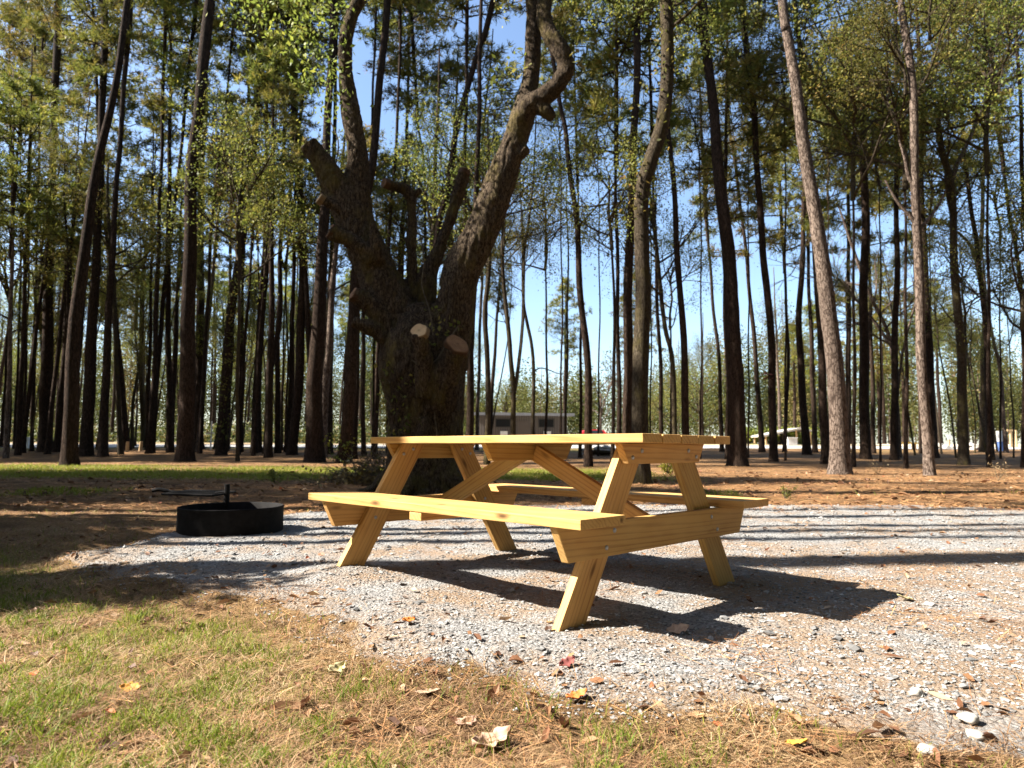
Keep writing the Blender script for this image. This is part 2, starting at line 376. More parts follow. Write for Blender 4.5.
# ------------------------------------------------------------------ picnic table
L_, W_, ZT, ZS, WO, WB, LF, TH = 1.965, .735, .757, .4389, .772, .277, .80, .038
tbl = thing('picnic_table', 'new yellow pine picnic table with two attached benches standing on the gravel pad', 'picnic table', (.0965, 3.738, 0), rz=-.782)
def board(name, parent, p0, p1, width, thick, side, cut0=0.0, cut1=0.0, chamf=.004):
    """A board from p0 to p1 (axis points), its wide face across `side`; cut = end slant along the width."""
    p0 = Vector(p0); p1 = Vector(p1); ax = (p1 - p0); ln = ax.length; ax.normalize()
    sd = Vector(side); sd = (sd - ax * sd.dot(ax)).normalized(); nn = ax.cross(sd)
    M = Matrix((ax, sd, nn)).transposed().to_4x4(); M.translation = (p0 + p1) / 2
    h, wv, t = ln / 2, width / 2, thick / 2
    import bmesh
    bm = bmesh.new(); vs = []
    for z in (-t, t):
        vs += [bm.verts.new((-h + max(cut0, 0), -wv, z)), bm.verts.new((h - max(cut1, 0), -wv, z)), bm.verts.new((h + min(cut1, 0), wv, z)), bm.verts.new((-h - min(cut0, 0), wv, z))]
    for f in ((3,2,1,0),(4,5,6,7),(0,1,5,4),(1,2,6,5),(2,3,7,6),(3,0,4,7)): bm.faces.new([vs[i] for i in f])
    bmesh.ops.bevel(bm, geom=bm.edges[:], offset=chamf, segments=2, affect='EDGES', profile=.6)
    # a little real-world unevenness
    for vtx in bm.verts:
        k = mnoise.noise(Vector((vtx.co.x * 1.5 + p0.x * 7, p0.y * 5, p0.z * 3))); vtx.co.z += .0012 * k; vtx.co.y += .0012 * k
    bmesh.ops.recalc_face_normals(bm, faces=bm.faces[:])
    me = bpy.data.meshes.new(name); bm.to_mesh(me); bm.free(); me.materials.append(M_WOOD)
    o = obj(name, me, parent); o.matrix_basis = M
    return o
def bolt(parent, pos_tbl, out):
    """round-headed carriage bolt; position in table space, parented to its board"""
    mb = MB(); out = Vector(out)
    prof = [(-.004, .0105), (.0, .0105), (.003, .0095), (.005, .006), (.0055, .0015)]
    mb.tube([tuple(Vector(pos_tbl) + out * a) for a, r in prof], [r for a, r in prof], 12)
    o = mb.build('bolt', M_BOLT, parent, smooth=True); o.matrix_parent_inverse = parent.matrix_basis.inverted(); return o
n5 = 5; gap = .006; bw = (W_ - gap * (n5 - 1)) / n5
for k in range(n5):
    vv = -W_ / 2 + bw / 2 + k * (bw + gap)
    board('top_board', tbl, (-L_/2 - random.uniform(0,.004), vv, ZT - TH/2), (L_/2 + random.uniform(-.003,.003), vv, ZT - TH/2 + random.uniform(-.0015,.0015)), bw, TH, (0,1,0))
for s in (-1, 1):
    vb = s * (WO - WB / 2)
    board('bench_board', tbl, (-L_/2, vb, ZS - TH/2), (L_/2, vb, ZS - TH/2), WB, TH, (0,1,0))
CL = .089
for e in (-1, 1):                                            # the two end frames
    ul = e * LF; uo = e * (LF + .039)
    cl = board('top_cleat', tbl, (uo, -.345, ZT - TH - CL/2 - .001), (uo, .345, ZT - TH - CL/2 - .001), CL, TH, (0,0,1), .055, .055)
    sp_ = board('seat_support', tbl, (uo, -WO + .012, ZS - TH - .071), (uo, WO - .012, ZS - TH - .071), .14, TH, (0,0,1), .07, .07)
    for s in (-1, 1):
        lg = board('leg', tbl, (ul, s * .632, -.012), (ul, s * .188, ZT - TH - .002), .14, TH, (0, 1, 0), 0, 0)
        # square the foot and the head with the ground and the top
        me = lg.data; ml = lg.matrix_basis.copy()
        for vtx in me.vertices:
            p = ml @ vtx.co
            axd = (ml.to_3x3() @ Vector((1, 0, 0)))
            if vtx.co.x < -.3: p += axd * ((-.012 - p.z) / axd.z)
            elif vtx.co.x > .25: p += axd * ((ZT - TH - .003 - p.z) / axd.z)
            vtx.co = ml.inverted() @ p
        for (a, z) in ((s * .195, ZT - TH - .033), (s * .265, ZT - TH - .062)):
            bolt(cl, (uo + e * .019, a, z), (e, 0, 0)); bolt(lg, (ul - e * .019, a, z), (-e, 0, 0))
        for (a, z) in ((s * .40, ZS - TH - .04), (s * .455, ZS - TH - .105)):
            bolt(sp_, (uo + e * .019, a, z), (e, 0, 0)); bolt(lg, (ul - e * .019, a, z), (-e, 0, 0))
board('centre_cleat', tbl, (0, -.345, ZT - TH - CL/2 - .001), (0, .345, ZT - TH - CL/2 - .001), CL, TH, (0,0,1), .055, .055)
for e in (-1, 1):
    board('brace', tbl, (e * .022, 0.03 * e, ZT - TH - .05), (e * (LF + .015), 0.03 * e, ZS - TH - .10), CL, TH, (0,0,1))
    board('bench_batten', tbl, (0, e * (WO - WB + .004), ZS - TH - .021), (0, e * (WO - .004), ZS - TH - .021), CL, .038, (1,0,0))

# ------------------------------------------------------------------ fire ring
fc = Vector((-2.345, 5.80, gz1(-2.345, 5.8)))
fr = thing('fire_ring', 'black steel campfire ring with its grate flipped open, on the left of the gravel', 'fire ring', fc)
mb = MB(); n = 56; th = np.arange(n) * 2 * PI / n
prof = [(.414, -.02), (.414, .188), (.418, .196), (.410, .201), (.402, .195), (.402, -.02)]
V = np.array([(r * math.cos(t), r * math.sin(t), z) for r, z in prof for t in th]); j = np.arange(n); k = (j + 1) % n
F = np.vstack([np.stack([i * n + j, i * n + k, (i + 1) * n + k, (i + 1) * n + j], 1) for i in range(len(prof) - 1)])
mb.add(V, F); mb.build('ring_wall', M_IRON, fr, smooth=True)
mb = MB(); mb.tube([(-.20, .372, .0), (-.20, .372, .36)], .024, 10); mb.build('hinge_post', M_IRON, fr)
mb = MB()
for t in np.linspace(0, 1, 11): mb.tube([(-.27 - .36 * t, .12, .275 + .01 * t), (-.27 - .36 * t, .60, .275 + .01 * t)], .007, 6)
for y in (.12, .6): mb.tube([(-.22, y, .275), (-.65, y, .286)], .011, 6)
mb.tube([(-.22, .12, .275), (-.22, .6, .275)], .011, 6); mb.tube([(-.65, .12, .286), (-.65, .6, .286)], .011, 6); mb.tube([(-.20, .372, .29), (-.30, .372, .277)], .014, 6)
g_ = mb.build('grate', M_IRON, fr)
mb = MB(); mb.tube(spline([(-.65,.36,.286),(-.74,.36,.30),(-.80,.36,.31),(-.86,.36,.30)], 10), [.012]*3+[.018]*7, 8); mb.build('handle', M_IRON, fr)
mb = MB(); tt = np.arange(24) * 2 * PI / 24
V = [(0, 0, .05)] + [(.40 * math.cos(t), .40 * math.sin(t), .02 + .015 * random.random()) for t in tt]
mb.add(V, [(0, 1 + i, 1 + (i + 1) % 24) for i in range(24)]); mb.build('ash_bed', plain('ash', (.05,.047,.045), .95, 0, 30, .6), fr)

# ------------------------------------------------------------------ foliage generators
def unit(n):
    v = rng.normal(size=(n, 3)); return v / np.linalg.norm(v, axis=1)[:, None]
def needles(C, D, ln, wd, per):
    """tufts: thin triangles radiating from each centre C (n,3), leaning along D"""
    n = len(C); c = np.repeat(C, per, 0); d = np.repeat(D, per, 0)
    dirs = unit(n * per) * .9 + d * .75 + np.array([0, 0, .15]); dirs /= np.linalg.norm(dirs, axis=1)[:, None]
    side = np.cross(dirs, unit(n * per)); side /= np.linalg.norm(side, axis=1)[:, None] + 1e-9
    l = ln * (.7 + .6 * rng.random((n * per, 1)))
    V = np.stack([c - side * wd * .5, c + side * wd * .5, c + dirs * l + side * wd * .25, c + dirs * l - side * wd * .25], 1).reshape(-1, 3)
    F = np.arange(n * per * 4).reshape(-1, 4)
    R = np.repeat(np.clip(np.repeat(rng.random(n), per) * .75 + rng.random(n * per) * .25, 0, 1), 4)
    return V, F, R
def leaves(C, ln, wd, up=.3, R0=None):
    n = len(C); d = unit(n); d[:, 2] -= .25; d /= np.linalg.norm(d, axis=1)[:, None]
    nrm = unit(n) + np.array([0, 0, up]); s = np.cross(d, nrm); s /= np.linalg.norm(s, axis=1)[:, None] + 1e-9
    l = ln * (.6 + .8 * rng.random((n, 1))); wv = wd * (.6 + .8 * rng.random((n, 1)))
    V = np.stack([C, C + d * l * .5 + s * wv * .5, C + d * l, C + d * l * .5 - s * wv * .5], 1).reshape(-1, 3)
    R = np.repeat(rng.random(n) if R0 is None else R0, 4)
    return V, np.arange(4 * n).reshape(-1, 4), R
def pine_crown(h=10, rad=2.8, nl=38, seed=0):
    mb = MB(); rs = np.random.default_rng(seed); C = []; D = []
    top = [(0,0,z) for z in np.linspace(0, h, 6)]; mb.tube(top, np.linspace(.085, .012, 6), 6, 0)
    for i in range(nl):
        t = (i + rs.random()) / nl; z = h * (.02 + .95 * t ** .8); az = rs.random() * 2 * PI
        prof = (.55 + .8 * t) if t < .45 else (1.0 - .85 * (t - .45) / .55)
        if t < .2 and rs.random() < .35: prof *= .45
        ln = rad * max(prof, .15) * (.65 + .6 * rs.random())
        a = np.array([math.cos(az), math.sin(az), 0]); rise = .15 + .75 * t + .25 * rs.random() - .15
        pts = [np.array([0, 0, z]) + a * ln * u + np.array([0, 0, 1]) * (ln * rise * (u ** 1.4) * .6) + rs.normal(size=3) * .05 * (u > 0) for u in (0, .35, .7, 1)]
        mb.tube(pts, [.04 * (1.1 - .7 * t), .03, .02, .008], 4, 0, cap=False)
        for u in (.45, .6, .72, .84, .94, 1.0):
            base = pts[0] + (pts[3] - pts[0]) * u
            for q in range(3 if u > .55 else 2):
                sp = base + rs.normal(size=3) * np.array([.34, .34, .16]) * (.5 + ln * .22)
                C.append(sp); dd = sp - np.array([0, 0, z]); D.append(dd / (np.linalg.norm(dd) + 1e-6))
                if q == 0: mb.tube([base, sp], [.012, .005], 3, 0, cap=False)
    for q in range(8): C.append(np.array([0, 0, h]) + rs.normal(size=3) * .25); D.append(np.array([0, 0, 1.]))
    V, F, R = needles(np.array(C), np.array(D), .30, .034, 13); mb.add(V, F, 1, R)
    return mb.build('pine_crown_mesh', [M_PINE, M_NEEDLE], link=False)
def grow(mb, p, d, ln, r, depth, rs, tips, bend=.35, maxd=3, up=.12):
    n = 5; pts = [np.array(p)]; d = np.array(d, float)
    for i in range(n - 1):
        d = d + rs.normal(size=3) * bend * .35 + np.array([0, 0, up * .5]); d /= np.linalg.norm(d); pts.append(pts[-1] + d * ln / (n - 1))
    mb.tube(pts, np.linspace(r, r * .45, n), 6 if r > .03 else 4, 0, cap=False)
    if depth >= maxd:
        tips += pts[2:]; return
    if depth >= 1: tips.append(pts[-1])
    for k in range(rs.integers(3, 5) if depth else rs.integers(5, 8)):
        t = rs.uniform(.35, 1.0); i = min(int(t * (n - 1)), n - 2); q = pts[i] + (pts[i+1] - pts[i]) * (t * (n - 1) - i)
        nd = d + rs.normal(size=3) * .75; nd /= np.linalg.norm(nd)
        grow(mb, q, nd, ln * rs.uniform(.5, .75), r * .5, depth + 1, rs, tips, bend, maxd, up)
def hard_crown(seed, h=8, per=16, ln=.105, wd=.055, spread=.30, leaf=M_LEAF, bk=M_HARD, bare=False, r=.09):
    rs = np.random.default_rng(seed); mb = MB(); tips = []
    grow(mb, (0,0,0), (0,0,1), h * .55, r, 0, rs, tips, up=.15)
    for k in range(5):
        az = k * 1.3 + rs.random(); grow(mb, (0, 0, h * (.0 + .10 * k)), (math.cos(az), math.sin(az), .55), h * .38, r * .55, 1, rs, tips)
    T = np.array(tips)
    if bare: T = T[rs.random(len(T)) < .12]
    C = np.repeat(T, per, 0); C = C + rs.normal(size=C.shape) * spread
    V, F, R = leaves(C, ln, wd, R0=np.clip(np.repeat(rs.random(len(T)), per) * .6 + rs.random(len(C)) * .4, 0, 1)); mb.add(V, F, 1, R)
    return mb.build('hardwood_crown_mesh', [bk, leaf], link=False)
PINES = [pine_crown(random.uniform(9, 12), random.uniform(2.3, 3.2), random.randint(34, 46), s) for s in range(8)]
HARDS = [hard_crown(50 + s, 7.5, 16) for s in range(5)]
YELS = [hard_crown(70 + s, 6.0, 12, leaf=M_YELLOW) for s in range(2)]
RUSTS = [hard_crown(80, 6.0, 12, leaf=M_RUST)]
BARES = [hard_crown(90 + s, 8, 4, bare=True, bk=M_PALE) for s in range(2)]
CROWN = {'pine': PINES, 'hard': HARDS, 'yellow': YELS, 'rust': RUSTS, 'bare': BARES}
BARK = {'pine': M_PINE, 'hard': M_HARD, 'pale': M_PALE, 'yellow': M_HARD, 'rust': M_HARD, 'bare': M_PALE}

def trunk_mesh(P, R, m, sides=12, flare=1.35):
    P = np.array(P); n = max(10, len(P) * 5); S = spline(np.column_stack([P, R]), n)
    s = np.linspace(0, 1, n); hz = S[:, 2] - S[0, 2]
    rr = S[:, 3] * (1 + (flare - 1) * np.exp(-hz / .28))
    S[1:, 0] += .03 * np.sin(hz[1:] * 1.1 + random.random() * 6) * np.minimum(1, hz[1:] / 3)
    # extra rings in the root flare
    S2 = np.vstack([S[:1] - np.array([0, 0, .12, 0]), S[:1], [S[0] + (S[1] - S[0]) * u for u in (.08, .2, .4)], S[1:]])
    h2 = S2[:, 2] - S[0, 2]; r2 = np.interp(h2, hz, S[:, 3]) * (1 + (flare - 1) * np.exp(-np.maximum(h2, 0) / .28))
    mb = MB(); mb.tube(S2[:, :3], r2, sides, wob=.10, rnd=.5); return mb
TREES = []
def tree(label, path, w, yb=None, d=None, kind='pine', bark=None, H=None, crown_z=None, cs=1.0, group=None, name=None, cat='tree', shrink=.55, cv=None, stop=False, roll=None, extra=None):
    """path = [(px,py)...] from the foot up; w = trunk width there in px; the tree stands at its own real distance"""
    x0, y0 = path[0]
    if d is None: base = ground(x0, yb)
    else:
        r = ray(x0, 450); base = Vector((r.x / r.y * d, d, 0)); base.z = gz1(base.x, base.y)
    Yd = base.y
    P = [base] + [at(px, py, Yd) for px, py in path[1:]]
    P = [p for i, p in enumerate(P) if i == 0 or p.z > base.z + .3]
    R0 = w * Yd / FPX / 2
    H = max(H or 0, random.uniform(27, 32)) if kind == 'pine' and not stop else (H or random.uniform(18, 22))
    if kind == 'pine' and not crown_z: crown_z = H * random.uniform(.62, .70)
    if kind == 'pine' and x0 > 540 and not stop: H = random.uniform(23, 27); crown_z = H * (random.uniform(.44, .56) if Yd > 26 else .64); cs *= random.uniform(.85, 1.0)
    top = P[-1]
    if not stop and base.z + H > top.z + 1:
        a = P[-2] if len(P) > 1 else base; dr = (top - a); dr = dr / max(dr.z, .5)
        k = base.z + H - top.z; P.append(Vector((top.x + dr.x * k * .7, top.y + random.uniform(-.3, .3), top.z + k)))
    else: H = top.z - base.z
    R = [R0 * (1 - (1 - shrink) * min(1, (p.z - base.z) / 14)) for p in P]
    if not stop: R[-1] = R0 * .25
    root = thing(name or ('pine_tree' if kind == 'pine' else 'hardwood_tree'), label, cat, base, group)
    tm = trunk_mesh([tuple(p - base) for p in P], R, None)
    tm.build('trunk', BARK[bark or kind], root, smooth=True)
    if kind in CROWN and not stop:
        me = CROWN[kind][cv if cv is not None else random.randrange(len(CROWN[kind]))]
        zc = base.z + (crown_z if crown_z else H * .52)
        k = next((i for i in range(len(P) - 1) if P[i + 1].z > zc), len(P) - 2)
        t = (zc - P[k].z) / max(P[k + 1].z - P[k].z, .01); pc = P[k].lerp(P[k + 1], t)
        axd = (P[-1] - pc).normalized()
        mh = MH[me.name]
        s = (base.z + H - zc) / mh if kind == 'pine' else cs
        o = obj('crown', me, root); q = Vector((0, 0, 1)).rotation_difference(axd)
        o.matrix_basis = Matrix.Translation(pc - base) @ q.to_matrix().to_4x4() @ Matrix.Rotation(random.uniform(0, 6.28), 4, 'Z') @ Matrix.Diagonal((s * cs if kind == 'pine' else s, s * cs if kind == 'pine' else s, s, 1))
    TREES.append(root); return root, base, P
def maxz(me):
    a = np.empty(len(me.vertices) * 3, np.float32); me.vertices.foreach_get('co', a); return float(a[2::3].max())
MH = {me.name: maxz(me) for L2 in CROWN.values() for me in L2}

# ------------------------------------------------------------------ the old pruned oak
YO = 11.5
ob = Vector((at(428, 470, YO).x, YO, 0)); ob.z = gz1(ob.x, ob.y)
oak = thing('pruned_oak_tree', 'massive old oak with sawn-off limbs and mossy forked trunk behind the picnic table', 'oak tree', ob)
def op(px, py, dy=0): return at(px, py, YO + dy) - ob
mb = MB()
def limb(pts, n=None, sides=18, wob=.03):
    Q = [(*op(p[0], p[1], p[3] if len(p) > 3 else 0), p[2] * (YO + (p[3] if len(p) > 3 else 0)) / FPX / 2) for p in pts]
    S = spline(Q, n or len(pts) * 5); S[:, 3] = np.maximum(S[:, 3], .02)
    mb.tube(S[:, :3], S[:, 3], sides, wob=wob); return S
limb([(428,496,94),(427,478,82),(426,440,76),(424,400,78),(422,370,84),(421,345,82),(421,325,62),(421,305,30)])
for a in (0.2, 1.1, 2.3, 3.4, 4.4, 5.5):                     # root buttresses
    d = Vector((math.cos(a), math.sin(a), 0))
    mb.tube([tuple(d * .35 + Vector((0,0,.75))), tuple(d * .62 + Vector((0,0,.28))), tuple(d * .95 + Vector((0,0,.05))), tuple(d * 1.4 + Vector((0,0,-.08)))], [.26, .18, .10, .04], 10, wob=.02)
limb([(412,385,42),(402,340,46),(389,297,45),(371,260,42),(358,225,34),(357,190,28),(357,150,21),(351,112,19),(346,75,16),(346,40,14),(354,10,14,.1),(366,-14,13,.2),(372,-60,11,.3),(362,-130,8,.2)])
limb([(366,255,30,-.1),(350,215,34,-.1),(335,185,28,-.15),(322,162,23,-.2),(309,145,21,-.25)])
limb([(352,222,18,-.2),(338,208,12,-.3),(320,199,10,-.4)])
limb([(372,262,22,-.25),(352,243,17,-.4),(331,231,14,-.5)])
limb([(392,330,26,-.2),(375,308,20,-.3),(354,294,15,-.4)])
limb([(396,350,22,-.2),(378,332,16,-.35),(352,321,13,-.45)])
limb([(380,262,14,-.3),(376,242,11,-.4),(371,224,7,-.42)])
limb([(413,335,20,.1),(411,300,13,.15),(411,260,11,.2),(412,215,11,.2),(411,195,12,.2)])
limb([(413,204,12,.2),(406,190,11,.15),(394,186,10,.1),(385,183,11,.0)])
limb([(412,196,10,.2),(421,190,6,.2)])
limb([(424,320,26,.15),(428,275,18,.2),(440,248,15,.2),(449,222,14,.2),(457,196,14,.2),(464,172,13,.2)])
limb([(440,385,46),(450,335,46,-.1),(456,300,40,-.15),(466,262,38,-.2),(486,222,36,-.2),(500,185,33,-.2),(511,152,29,-.2),(521,122,25,-.2),(528,95,20,-.1),(532,60,18),(534,20,17),(532,-25,16),(538,-90,13,.1),(530,-160,9,.1)])
limb([(517,128,22,-.25),(530,106,21,-.35),(545,96,20,-.45),(558,84,19,-.5),(566,68,18,-.5),(560,50,18,-.5),(549,34,17,-.45),(544,16,16,-.4),(546,-10,15,-.3),(552,-60,13,-.2),(575,-120,9,-.1)])
limb([(538,105,17,-.4),(547,112,14,-.45),(553,119,9,-.45)])
limb([(513,158,20,-.25),(522,152,15,-.3),(529,147,9,-.35)])
limb([(428,395,26,-.6),(424,360,18,-.85),(419,334,17,-1.0)])
limb([(440,405,36,-.45),(447,376,29,-.72),(456,348,24.5,-.95)])
for k in range(9):                                          # burls and lumps on the trunk
    a = random.uniform(0, 6.28); z = random.uniform(.3, 2.4); r = .62
    c = Vector((r * math.cos(a) - .03, r * math.sin(a), z)); q = random.uniform(.07, .17)
    mb.tube([tuple(c - Vector((0,0,q*1.6))), tuple(c), tuple(c + Vector((0,0,q*1.6)))], [q*.55, q * .8, q*.55], 8)
tmp = mb.build('oak_tmp', M_OAK)
md = tmp.modifiers.new('r', 'REMESH'); md.mode = 'VOXEL'; md.voxel_size = .026
dg = bpy.context.evaluated_depsgraph_get(); me = bpy.data.meshes.new_from_object(tmp.evaluated_get(dg)); bpy.data.objects.remove(tmp)
n = len(me.vertices); co = np.empty(n * 3, np.float32); no = np.empty(n * 3, np.float32)
me.vertices.foreach_get('co', co); me.vertices.foreach_get('normal', no); co = co.reshape(-1, 3); no = no.reshape(-1, 3)
for it in range(2):                                          # relax the joins
    E_ = np.empty(len(me.edges) * 2, np.int32); me.edges.foreach_get('vertices', E_); E_ = E_.reshape(-1, 2)
    acc = np.zeros((n, 3)); ct = np.zeros(n)
    for a, b_ in ((0, 1), (1, 0)): np.add.at(acc, E_[:, a], co[E_[:, b_]]); np.add.at(ct, E_[:, a], 1)
    co = .4 * co + .6 * acc / np.maximum(ct, 1)[:, None]
def ridge(p):
    q = Vector(p); wv_ = mnoise.noise(q * 2.2) * 1.2
    a = abs(mnoise.noise(Vector((p[0] * 6.5 + wv_, p[1] * 6.5 - wv_, p[2] * 1.9)))); b2 = abs(mnoise.noise(Vector((p[0] * 15 + wv_, p[1] * 15, p[2] * 5 + 9))))
    return .012 - .028 * (1 - min(1, a * 3.2)) - .014 * (1 - min(1, b2 * 3)) + .05 * mnoise.noise(Vector((p[0] * 2.6, p[1] * 2.6, p[2] * 1.3)))
dsp = np.array([ridge(p) for p in co.tolist()]) * np.clip(.35 + 1.0 * np.exp(-np.maximum(co[:, 2] - 3, 0) / 2.5), .35, 1)
co = co + no * dsp[:, None]
me.vertices.foreach_set('co', co.astype(np.float32).ravel()); me.name = 'trunk'
if not me.materials: me.materials.append(M_OAK)
me.polygons.foreach_set('use_smooth', np.ones(len(me.polygons), bool)); me.update()
obj('trunk', me, oak)
def ringmat(name, a_, b_):
    m, nt, b = mat(name); r_ = attr(nt); nz_ = noise(nt, coords(nt), 9, 4)
    w_ = math_(nt, 'SINE', math_(nt, 'MULTIPLY', math_(nt, 'ADD', r_, math_(nt, 'MULTIPLY', nz_, .22)), 52.0))
    c_ = ramp(nt, math_(nt, 'ADD', math_(nt, 'MULTIPLY', w_, .22), nz_), [(.2, b_), (.75, a_)])
    c_ = mix(nt, ramp(nt, r_, [(.0, (.6,.6,.6)), (.2, (0,0,0)), (.84, (0,0,0)), (.97, (.9,.9,.9))]), c_, tuple(.3 * x for x in b_))
    nt.links.new(c_, b.inputs['Base Color']); b.inputs['Roughness'].default_value = .85; bump(nt, b, math_(nt, 'ADD', nz_, math_(nt, 'MULTIPLY', w_, .15)), .4, .01); return m
M_CUT = ringmat('sawn_wood_face', (.58,.41,.23), (.40,.26,.13)); M_CUTDARK = ringmat('brown_shaded_sawn_face', (.25,.135,.065), (.13,.065,.03))  # darker one: brown cut wood with shade put into the colour
def cutface(px, py, dy, nrm, r, m, ry=None):
    c = op(px, py, dy); nn = Vector(nrm).normalized(); a = nn.orthogonal().normalized(); b_ = nn.cross(a)
    mb = MB(); k = 22; rr = [r * .92 * (1 + .12 * math.sin(2 * t + px) + .06 * math.sin(5 * t) + .05 * random.random()) for t in np.arange(k) * 2 * PI / k]
    V = []
    RN = []; r *= .92
    for off, sc_ in ((-.08, 1.04), (-.004, 1.0), (.012, .9), (.006, .45)):
        RN += [sc_ * .97] * k
        V += [tuple(c + nn * off + (a * math.cos(t) + b_ * math.sin(t)) * q * sc_) for t, q in zip(np.arange(k) * 2 * PI / k, rr)]
    V.append(tuple(c + nn * .008)); F = [(i * k + j, i * k + (j + 1) % k, (i + 1) * k + (j + 1) % k, (i + 1) * k + j) for i in range(3) for j in range(k)]
    mb.add(V, F, 0, np.array(RN + [0.])); mb.P.append((np.array([(3 * k + j, 3 * k + (j + 1) % k, 4 * k) for j in range(k)]), 0))
    return mb.build('cut_face', m, oak, smooth=False)
def sdir(px0, py0, d0, px1, py1, d1): return (op(px1, py1, d1) - op(px0, py0, d0))
px2m = YO / FPX
cutface(308, 143, -.26, sdir(322,162,-.2,309,145,-.25) + Vector((-.05,-.25,.1)), 10.5 * px2m, M_CUT)
cutface(319, 198.5, -.42, sdir(338,208,-.3,320,199,-.4) + Vector((0,-.1,.05)), 5.5 * px2m, M_CUT)
cutface(330, 230.5, -.52, sdir(352,243,-.4,331,231,-.5) + Vector((0,-.1,0)), 7.5 * px2m, M_CUTDARK)
cutface(353, 293.5, -.42, sdir(375,308,-.3,354,294,-.4) + Vector((0,-.1,0)), 8 * px2m, M_CUTDARK)
cutface(384, 183, -.01, sdir(394,186,.1,385,183,.0), 6 * px2m, M_CUTDARK)
cutface(464.5, 170.5, .2, sdir(457,196,.2,464,172,.2), 7 * px2m, M_CUTDARK)
cutface(419, 330.5, -1.03, Vector((-.35, -.85, .45)), 8.8 * px2m, M_CUT)['label'] = 'fresh pale round saw cut facing forward'
cutface(457.5, 344, -.98, Vector((.35, -.7, .6)), 11.8 * px2m, M_CUTDARK)
def vine(pts, r=.012):
    S = spline([tuple(op(*p)) for p in pts], len(pts) * 5); m_ = MB(); m_.tube(S, r, 5); return m_.build('vine', M_TWIG, oak)
vine([(421,238,-.3),(424,262,-.45),(422,285,-.55),(430,312,-.7),(433,335,-.75)])
vine([(458,326,-.6),(447,343,-.75),(436,360,-.75),(424,367,-.78),(412,360,-.72)], .014)
vine([(329,62,-.05),(331,92,-.1),(327,112,-.1),(338,140,-.2),(336,165,-.25)])
vine([(436,365,-.62),(434,400,-.66),(437,440,-.66)])
vine([(404,372,-.55),(392,350,-.5),(384,372,-.45),(398,392,-.6)], .009)
def leafpart(parent, name, C, R, per, spread, ln, wd, m, o=Vector()):
    C = np.array(C, float); T = np.repeat(C, per, 0) + rng.normal(size=(len(C) * per, 3)) * spread
    V, F, RR = leaves(T, ln, wd, R0=np.clip(np.repeat(rng.random(len(C)), per) * .6 + rng.random(len(T)) * .4, 0, 1))
    return mk(name, V, [(F, 0)], m, parent, RR)
for cl in ([(574,38,-.5),(580,52,-.5),(577,62,-.5),(570,30,-.45),(562,24,-.4),(585,60,-.5)], [(505,68,-.2),(514,64,-.2),(498,74,-.2),(520,60,-.2),(501,82,-.2)]):
    leafpart(oak, 'foliage', [tuple(op(*q)) for q in cl], 0, 13, .11, .13, .055, M_LEAF)
leafpart(oak, 'foliage', [tuple(op(px + random.gauss(0, 5), py + random.gauss(0, 8), dy)) for px, py, dy in [(388,372,-.55),(400,395,-.65),(408,420,-.7),(392,410,-.55),(398,440,-.62),(412,372,-.75),(386,430,-.5),(432,330,-.75),(446,335,-.8)] for q in range(3)], 0, 6, .07, .08, .05, M_LEAF)
cl = [tuple(op(random.gauss(px, 10), random.gauss(py, 10), random.uniform(-.9, .3))) for px, py in [(335,20),(320,40),(300,10),(328,60),(270,8),(335,90),(285,30),(310,-10),(325,110),(312,70),(255,20),(240,5)] for q in range(5)]
leafpart(oak, 'yellow_foliage', cl, 0, 17, .17, .085, .045, M_YELLOW)
mb = MB()
for (px, py, dx, dy_) in ((-60,0,0,0),(0,0,0,0),(50,0,0,0)):
    tips = []; rs = np.random.default_rng(int(px) + 500)
    p0 = op(372 if px < 0 else (532 if px == 0 else 556), -70, .2); grow(mb, tuple(p0), (-.3 + px * .008, -.1, .9), 2.6, .07, 0, rs, tips, up=.2)
    T = np.array(tips); C = np.repeat(T, 13, 0) + rs.normal(size=(len(T) * 13, 3)) * .25
    V, F, R = leaves(C, .12, .06, R0=np.clip(np.repeat(rs.random(len(T)), 13) * .7 + rs.random(len(C)) * .3, 0, 1)); mb.add(V, F, 1, R)
mb.build('crown', [M_OAK, M_LEAF], oak)
# brush and dead twigs heaped at its foot
bb = ground(372, 484); bp = thing('brush_pile', 'heap of dead twigs and brush piled against the foot of the old oak', 'brush pile', bb)
mb = MB()
for k in range(420):
    a = random.gauss(0, .48); q = random.gauss(0, .38); z = abs(random.gauss(0, .22)) * max(0, 1 - abs(a)); ln = random.uniform(.2, .8); d = Vector(unit(1)[0]); d.z = abs(d.z) * .6
    p = Vector((a, q, z)); mb.tube([p, p + d * ln * .5 + Vector(unit(1)[0]) * .05, p + d * ln], [random.uniform(.004, .012), .006, .003], 4, cap=False)
for k in range(26):
    a = random.gauss(.1, .3); p = Vector((a, random.gauss(0, .2), 0)); mb.tube([p, p + Vector((random.gauss(0,.15), 0, .5)), p + Vector((random.gauss(0,.4), random.gauss(0,.2), random.uniform(.6, 1.3)))], [.009, .006, .003], 4, cap=False)
mb.build('twig_heap', M_TWIG, bp)
leafpart(bp, 'dead_foliage', [(random.gauss(0, .5), random.gauss(0, .4), abs(random.gauss(0, .16))) for k in range(420)], 0, 3, .06, .09, .05, M_DEADLEAF)
leafpart(bp, 'green_foliage', [(random.gauss(.2, .3), random.gauss(-.2, .2), abs(random.gauss(.1, .3))) for k in range(26)], 0, 4, .06, .08, .045, M_LEAF)

